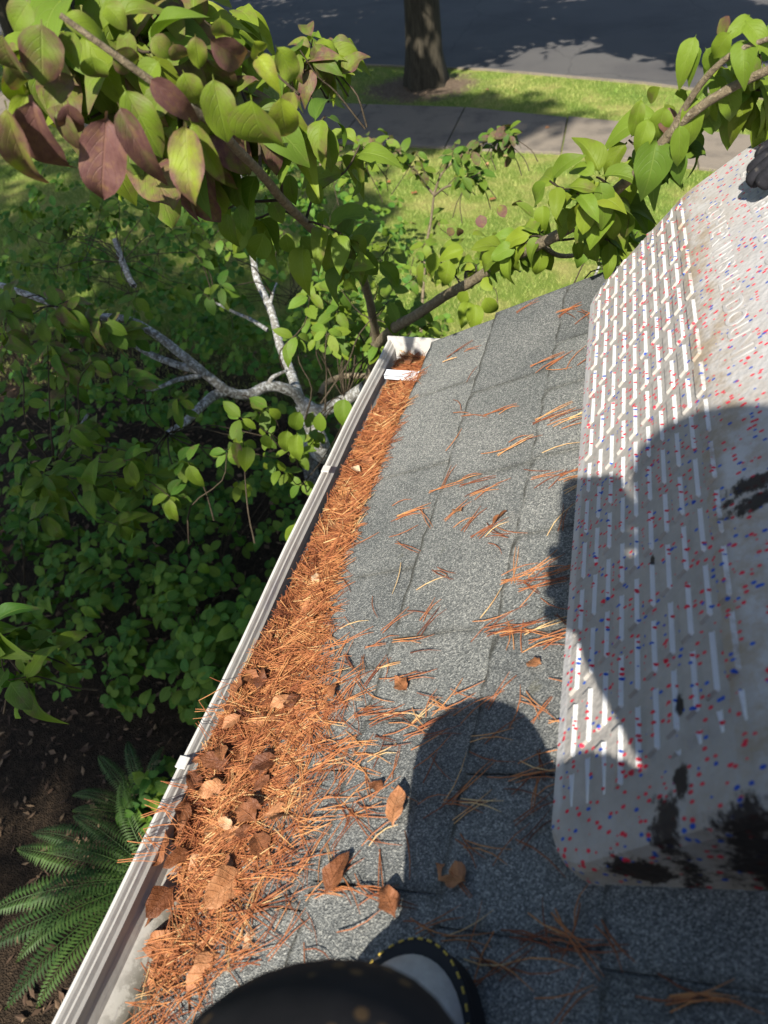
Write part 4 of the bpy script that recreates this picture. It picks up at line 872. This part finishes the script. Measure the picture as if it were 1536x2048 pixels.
crown_tree("street_tree", "street tree further along the verge whose crown shades the road", tb[0] - 9.5, tb[1] + 2.4, 4.6, .26, [(tb[0] - 8.4, 11.2, 6.0, 5.0, 3.4, 1.4), (tb[0] - 10, 16.0, 8.0, 5.6, 4.0, 2.0)], 17000, .19, 4)
crown_tree("yard_tree", "tall yard tree behind the roof that shades the planting bed", -5.4, -10.5, 8.0, .3, [(-3.95, -10.0, 13.0, 2.3, 2.7, 1.7), (-8.2, -6.6, 15.0, 4.2, 3.6, 2.2), (-3.9, -3.6, 14.2, 2.4, .8, .8), (-3.1, -9.3, 12.0, 1.4, 1.3, 1.0), (-4.0, -5.6, 13.2, .9, .4, .3)], 19000, .19, 5)

# ------------------------------------------------------------------ the photographer, seated on the roof
t = NT("black_trousers", .85, .2); P = world_pos(t)
vd = t.voro(105, "Distance", P); vcol = t.sep(t.voro(105, "Color", P))
spot = t.math('MULTIPLY', t.step(vd, .36, .24), t.step(vcol[0], .62, .64)); c = t.ramp(t.noise(22, 5, .6, P), [(.3, (.006, .006, .007)), (.7, (.018, .017, .018))])
t.color(t.mix(t.math('MULTIPLY', spot, .5), c, (.17, .10, .04))).bump(t.noise(900, 2, .5, P), .3, .0006); M['trouser'] = t.m
t = NT("dark_jacket", .9, .2); t.color(t.ramp(t.noise(30, 4, .5), [(.3, (.02, .025, .035)), (.7, (.04, .045, .06))])); M['jacket'] = t.m
t = NT("skin", .5, .4); t.color((.48, .29, .21)); t.b.inputs["Subsurface Weight"].default_value = .05; M['skin'] = t.m
t = NT("boot_leather", .55, .4); t.color(t.ramp(t.noise(60, 5, .6), [(.3, (.26, .25, .23)), (.7, (.38, .365, .34))])).bump(t.noise(300, 3, .6), .3, .001); M['boot'] = t.m
t = NT("boot_sole", .8, .3); t.color((.015, .015, .016)); M['sole'] = t.m
t = NT("yellow_stitch", .6, .3); t.color((.45, .32, .05)); M['stitch'] = t.m
t = NT("dark_cap", .9, .2); t.color((.02, .022, .028)); M['cap'] = t.m
t = NT("phone_body", .3, .5); t.color((.012, .012, .014)); M['phone'] = t.m
t = NT("eye", .2, .5); t.color((.05, .04, .03)); M['eye'] = t.m
per = empty("person", (.2, -.38, zr(.2) - .0), "person in black spotted trousers and dark jacket seated on the roof behind the phone", "person")
def skin_obj(name, chains, mat, parent, sub=2):
    """chains: list of lists of (point, radius); a chain whose first point repeats an earlier point joins it"""
    V, E, R, key = [], [], [], {}
    for ch in chains:
        prev = None
        for p, r in ch:
            k = tuple(round(float(q), 4) for q in p)
            if k not in key: key[k] = len(V); V.append(k); R.append(r)
            if prev is not None and prev != key[k]: E.append((prev, key[k]))
            prev = key[k]
    me = bpy.data.meshes.new(name); me.from_pydata(V, E, []); o = bpy.data.objects.new(name, me); COL.objects.link(o)
    m = o.modifiers.new("s", 'SKIN'); 
    for i, r in enumerate(R):
        rr = r if isinstance(r, tuple) else (r, r); me.skin_vertices[0].data[i].radius = rr
    me.skin_vertices[0].data[0].use_root = True
    s_ = o.modifiers.new("d", 'SUBSURF'); s_.levels = sub; s_.render_levels = sub
    dg = bpy.context.evaluated_depsgraph_get(); dg.update(); me2 = bpy.data.meshes.new_from_object(o.evaluated_get(dg)); bpy.data.objects.remove(o); bpy.data.meshes.remove(me)
    me2.materials.clear(); me2.polygons.foreach_set("use_smooth", [True] * len(me2.polygons)); me2.name = name; return link(name, me2, mat, parent)
pel = (.245, -.40, zr(.2) + .11); che = (.215, -.37, 3.44); nek = (.15, -.32, 3.555); hdc = (.095, -.25, 3.650)
kneeL = (-.082, .012, 3.036); hipL = (.15, -.37, zr(.15) + .10); ankL = (-.050, -.055, zr(-.05) + .105)
kneeR = (.018, -.118, 3.168); hipR = (.32, -.40, zr(.32) + .11); ankR = (.30, -.05, zr(.30) + .11)
lerp = lambda a, b, k: tuple(a[i] + (b[i] - a[i]) * k for i in range(3))
# body (head, neck, hands) as one surface
hand = tuple(CAM - RIGHT * .064 - UPV * .066 + BACK * .020); elb = (.105, -.200, 3.362); shl = (.09, -.39, 3.50); shr = (.34, -.39, 3.50); elr = (.33, -.20, 3.26); hndR = tuple(CAM + RIGHT * .010 - UPV * .044 + BACK * .036)
skin_obj("body", [[(pel, .10), (lerp(pel, che, .5), .11), (che, .12), (nek, .055), (lerp(nek, hdc, .55), .078), (hdc, .098), ((.093, -.245, 3.70), .076), ((.093, -.25, 3.735), .045)],
                  [(che, .12), (shl, .045), (elb, .036), (lerp(elb, hand, .8), .028), (hand, .032)], [(che, .12), (shr, .045), (elr, .036), (lerp(elr, hndR, .8), .032), (hndR, .040)],
                  [(pel, .10), (hipL, .085), (kneeL, .05), (ankL, .035)], [(pel, .10), (hipR, .085), (kneeR, .05), (ankR, .035)]], M['skin'], per)
def fingers(h, dirs, nm="hand"):
    ch = []
    for (b, d1, d2, r) in dirs:
        b = np.array(h) + np.array(b); p1 = b + np.array(d1); p2 = p1 + np.array(d2)
        skin_obj("finger", [[(tuple(b), r), (tuple((b + p1) / 2), r), (tuple(p1), r * .95), (tuple((p1 + p2) / 2), r * .9), (tuple(p2), r * .75)]], M['skin'], per, 1)
# fingers of the near hand wrap the left edge of the phone (phone lies in the camera plane)
Rv, Uv, Bv = RIGHT, UPV, BACK
for k in range(4):
    b = Rv * .004 + Uv * (.012 - k * .020) + Bv * .012
    fingers(hand, [(b, -Rv * .008 - Bv * .022, Rv * .018 - Bv * .004, .0095)])
fingers(hand, [(Uv * .012 + Rv * .014 + Bv * .014, Uv * .03 + Rv * .012, Uv * .02 + Rv * .012, .0095)])
for k in range(4):
    b = Rv * .012 + Uv * (.03 - k * .021) - Bv * .004
    fingers(hndR, [(b, -Rv * .014 - Bv * .003, -Rv * .020 + Bv * .001, .0085)])
fingers(hndR, [(Uv * .03 + Bv * .004, Uv * .03 - Rv * .012, Uv * .018 - Rv * .016, .0095)])
# face
fd = unit(CAM - np.array([.0, 0, .25]) - np.array(hdc)); fs = unit(np.cross(fd, (0, 0, 1)))
for s_ in (-1, 1):
    bm = bmesh.new(); bmesh.ops.create_uvsphere(bm, u_segments=12, v_segments=8, radius=.012, matrix=Matrix.Translation(Vector(np.array(hdc) + fd * .092 + fs * s_ * .032 + np.array([0, 0, .02])))); link("eye", from_bm("eye", bm, True), M['eye'], per)
    bm = bmesh.new(); bmesh.ops.create_uvsphere(bm, u_segments=12, v_segments=8, radius=1, matrix=Matrix.Translation(Vector(np.array(hdc) + fs * s_ * .098 + np.array([0, 0, .0]))) @ Matrix.Diagonal((.012, .02, .032, 1))); link("ear", from_bm("ear", bm, True), M['skin'], per)
pn = np.array(hdc) + fd * .085
skin_obj("nose", [[(tuple(pn + np.array([0, 0, .015])), .008), (tuple(pn + fd * .022 - np.array([0, 0, .012])), .012), (tuple(pn + fd * .006 - np.array([0, 0, .02])), .010)]], M['skin'], per, 1)
skin_obj("mouth", [[(tuple(pn - fs * .022 - np.array([0, 0, .048])), .004), (tuple(pn + fd * .004 - np.array([0, 0, .046])), .006), (tuple(pn + fs * .022 - np.array([0, 0, .048])), .004)]], M['eye'], per, 1)
# clothing
skin_obj("jacket", [[((.24, -.41, zr(.24) + .13), .150), (lerp(pel, che, .5), .150), (che, .150), ((.140, -.33, 3.535), .075)], [(che, .150), (shl, .085), (lerp(shl, elb, .5), .062), (elb, .056), (lerp(elb, hand, .45), .046), (lerp(elb, hand, .78), .036)],
                    [(che, .150), (shr, .085), (lerp(shr, elr, .5), .062), (elr, .056), (lerp(elr, hndR, .5), .048), (lerp(elr, hndR, .80), .042)]], M['jacket'], per)
def leg(hip, knee, ank):
    return [[(hip, .115), (lerp(hip, knee, .45), .092), (lerp(hip, knee, .82), .078), (knee, .075), (tuple(np.array(lerp(knee, ank, .18)) + np.array([0, .012, 0])), .078), (lerp(knee, ank, .5), .066), (lerp(knee, ank, .95), .052)]]
skin_obj("trousers", [[(pel, .15), (hipL, .115)] + leg(hipL, kneeL, ankL)[0][1:], [(pel, .15), (hipR, .115)] + leg(hipR, kneeR, ankR)[0][1:]], M['trouser'], per, 3)
skin_obj("cap", [[((.094, -.25, 3.670), .104), ((.094, -.253, 3.708), .094), ((.094, -.256, 3.743), .052)]], M['cap'], per)
def boot(toe, heel, width, lift):
    toe, heel = np.array(toe), np.array(heel); d = toe - heel; L = np.linalg.norm(d); d /= L; nrm = RN; s_ = np.cross(d, nrm)
    def outline(k):          # half width along the foot
        return width * (.50 * math.sin(min(1, k / .12) * 1.57) if k < .12 else .50 + .12 * math.sin((k - .12) / .55 * 1.57) if k < .67 else .62 * math.sqrt(max(0, 1 - ((k - .67) / .33) ** 2)))
    n = 28; ks = [0.5 - .5 * math.cos(math.pi * i / n) for i in range(n + 1)]
    def ring(z, gr): 
        c = heel + nrm * z; return [c + d * (L * (k + gr * (k - .5))) + s_ * outline(k) * (1 + gr * 3) for k in ks] + [c + d * (L * (k + gr * (k - .5))) - s_ * outline(k) * (1 + gr * 3) for k in reversed(ks[1:-1])]
    def loft(name, rings, mat, parent, cap=True):
        m = len(rings[0]); V = [p for r in rings for p in r]; F = [(j*m + i, j*m + (i+1) % m, (j+1)*m + (i+1) % m, (j+1)*m + i) for j in range(len(rings) - 1) for i in range(m)]
        if cap: F += [list(range(m))[::-1], list(range((len(rings)-1)*m, len(rings)*m))]
        return link(name, pydata(name, V, F, False), mat, parent)
    bt = None
    def upper(z, shrink, back):          # upper gets lower towards the toe
        return [heel + d * (L * (.5 + (k - .5) * shrink)) + s_ * sg * outline(k) * shrink + nrm * (z * (1 - .55 * max(0, k - .35) / .65) + lift) for sg, k in [(1, k) for k in ks] + [(-1, k) for k in reversed(ks[1:-1])]]
    ub = [upper(.026, .965, 0), upper(.050, .97, 0), upper(.078, .90, 0), upper(.096, .74, 0), upper(.104, .45, 0), upper(.106, .1, 0)]
    bt = loft("boot", ub, M['boot'], per); bt.data.polygons.foreach_set("use_smooth", [True] * len(bt.data.polygons))
    so = loft("sole", [ring(.004 + lift, .005), ring(.022 + lift, .005), ring(.028 + lift, .012), ring(.031 + lift, .010)], M['sole'], bt)
    V, F = [], []; rg_ = ring(.0325 + lift, .003)
    for i in range(0, len(rg_), 1):
        a, b = rg_[i], rg_[(i+1) % len(rg_)]; t_ = unit(b - a); q = np.cross(t_, nrm); c = (a + b) / 2; h_ = .0024; w_ = .0008; i0 = len(V)
        V += [c - t_*h_ - q*w_, c + t_*h_ - q*w_, c + t_*h_ + q*w_, c - t_*h_ + q*w_, c + nrm * .0012]; F += [(i0, i0+1, i0+4), (i0+1, i0+2, i0+4), (i0+2, i0+3, i0+4), (i0+3, i0, i0+4)]
    link("welt_stitching", pydata("welt_stitching", V, F), M['stitch'], bt)
tq = on_roof(898, 1916); boot(tq - RN * 0, tq + np.array([-.02, -.27, -.01]) * 1.0 + RN * ((tq - (tq + np.array([-.02, -.27, -.01]))) @ RN), .098, .006)
tr_ = roof_pt(.557 * 0 - .10, .12); hr = roof_pt(-.10, -.16); boot(tr_, hr, .098, .006)
# phone, held with its lens at the camera
ph = empty("phone", CAM + BACK * .006, "black phone held up by the seated person", "phone")
PM = Matrix(((RIGHT[0], UPV[0], BACK[0], 0), (RIGHT[1], UPV[1], BACK[1], 0), (RIGHT[2], UPV[2], BACK[2], H), (0, 0, 0, 1)))
bm = bmesh.new(); bm_box(bm, (-.023, -.045, .0105), (.074, .158, .008)); bmesh.ops.bevel(bm, geom=[e for e in bm.edges if abs((e.verts[0].co - e.verts[1].co).z) > .004], offset=.009, segments=4, affect='EDGES'); bmesh.ops.transform(bm, matrix=PM, verts=bm.verts); link("phone_case", from_bm("phone_case", bm), M['phone'], ph)
bm = bmesh.new(); bm_box(bm, (-.023, -.045, .0150), (.070, .152, .0006)); bmesh.ops.transform(bm, matrix=PM, verts=bm.verts); link("screen", from_bm("screen", bm), M['sole'], ph)
for ly in (0, -.022, -.044):
    bm = bmesh.new(); bmesh.ops.create_cone(bm, cap_ends=True, segments=20, radius1=.006, radius2=.0065, depth=.0012, matrix=PM @ Matrix.Translation((0, ly, .0056))); link("lens", from_bm("lens", bm), M['eye'], ph)

# ------------------------------------------------------------------ black work glove lying on the wedge
t = NT("black_glove_cloth", .9, .2); t.color(t.ramp(t.noise(80, 5, .6), [(.3, (.008, .008, .010)), (.6, (.02, .02, .024)), (.85, (.16, .14, .11))])).bump(t.noise(500, 3, .6), .5, .001); M['glove'] = t.m
gq = PAD_M @ pad_uv(1545, 372, A1, B1); gn = np.array(PAD_M.to_3x3() @ Vector((-math.sin(ang), 0, math.cos(ang)))); gx_ = np.array(PAD_M.to_3x3() @ Vector((math.cos(ang), 0, math.sin(ang)))); gy_ = AX
gp = lambda a, b, c: tuple(np.array(gq) + gx_ * a + gy_ * b + gn * c)
gl_ = empty("work_glove", gp(.05, 0, 0), "black cloth work glove lying on the white foam wedge", "glove")
skin_obj("palm", [[(gp(.11, .0, .022), (.034, .016)), (gp(.07, 0, .024), (.040, .018)), (gp(.035, 0, .024), (.038, .017))]], M['glove'], gl_, 2)
for k, (b, l) in enumerate(((-.030, .050), (-.010, .060), (.011, .056), (.031, .044))):
    skin_obj("glove_finger", [[(gp(.04, b, .024), .012), (gp(.015, b * 1.1, .028), .0125), (gp(.040 - l, b * 1.15, .024), .011)]], M['glove'], gl_, 2)
skin_obj("glove_thumb", [[(gp(.085, -.035, .022), .013), (gp(.06, -.058, .022), .013), (gp(.04, -.068, .02), .0105)]], M['glove'], gl_, 2)
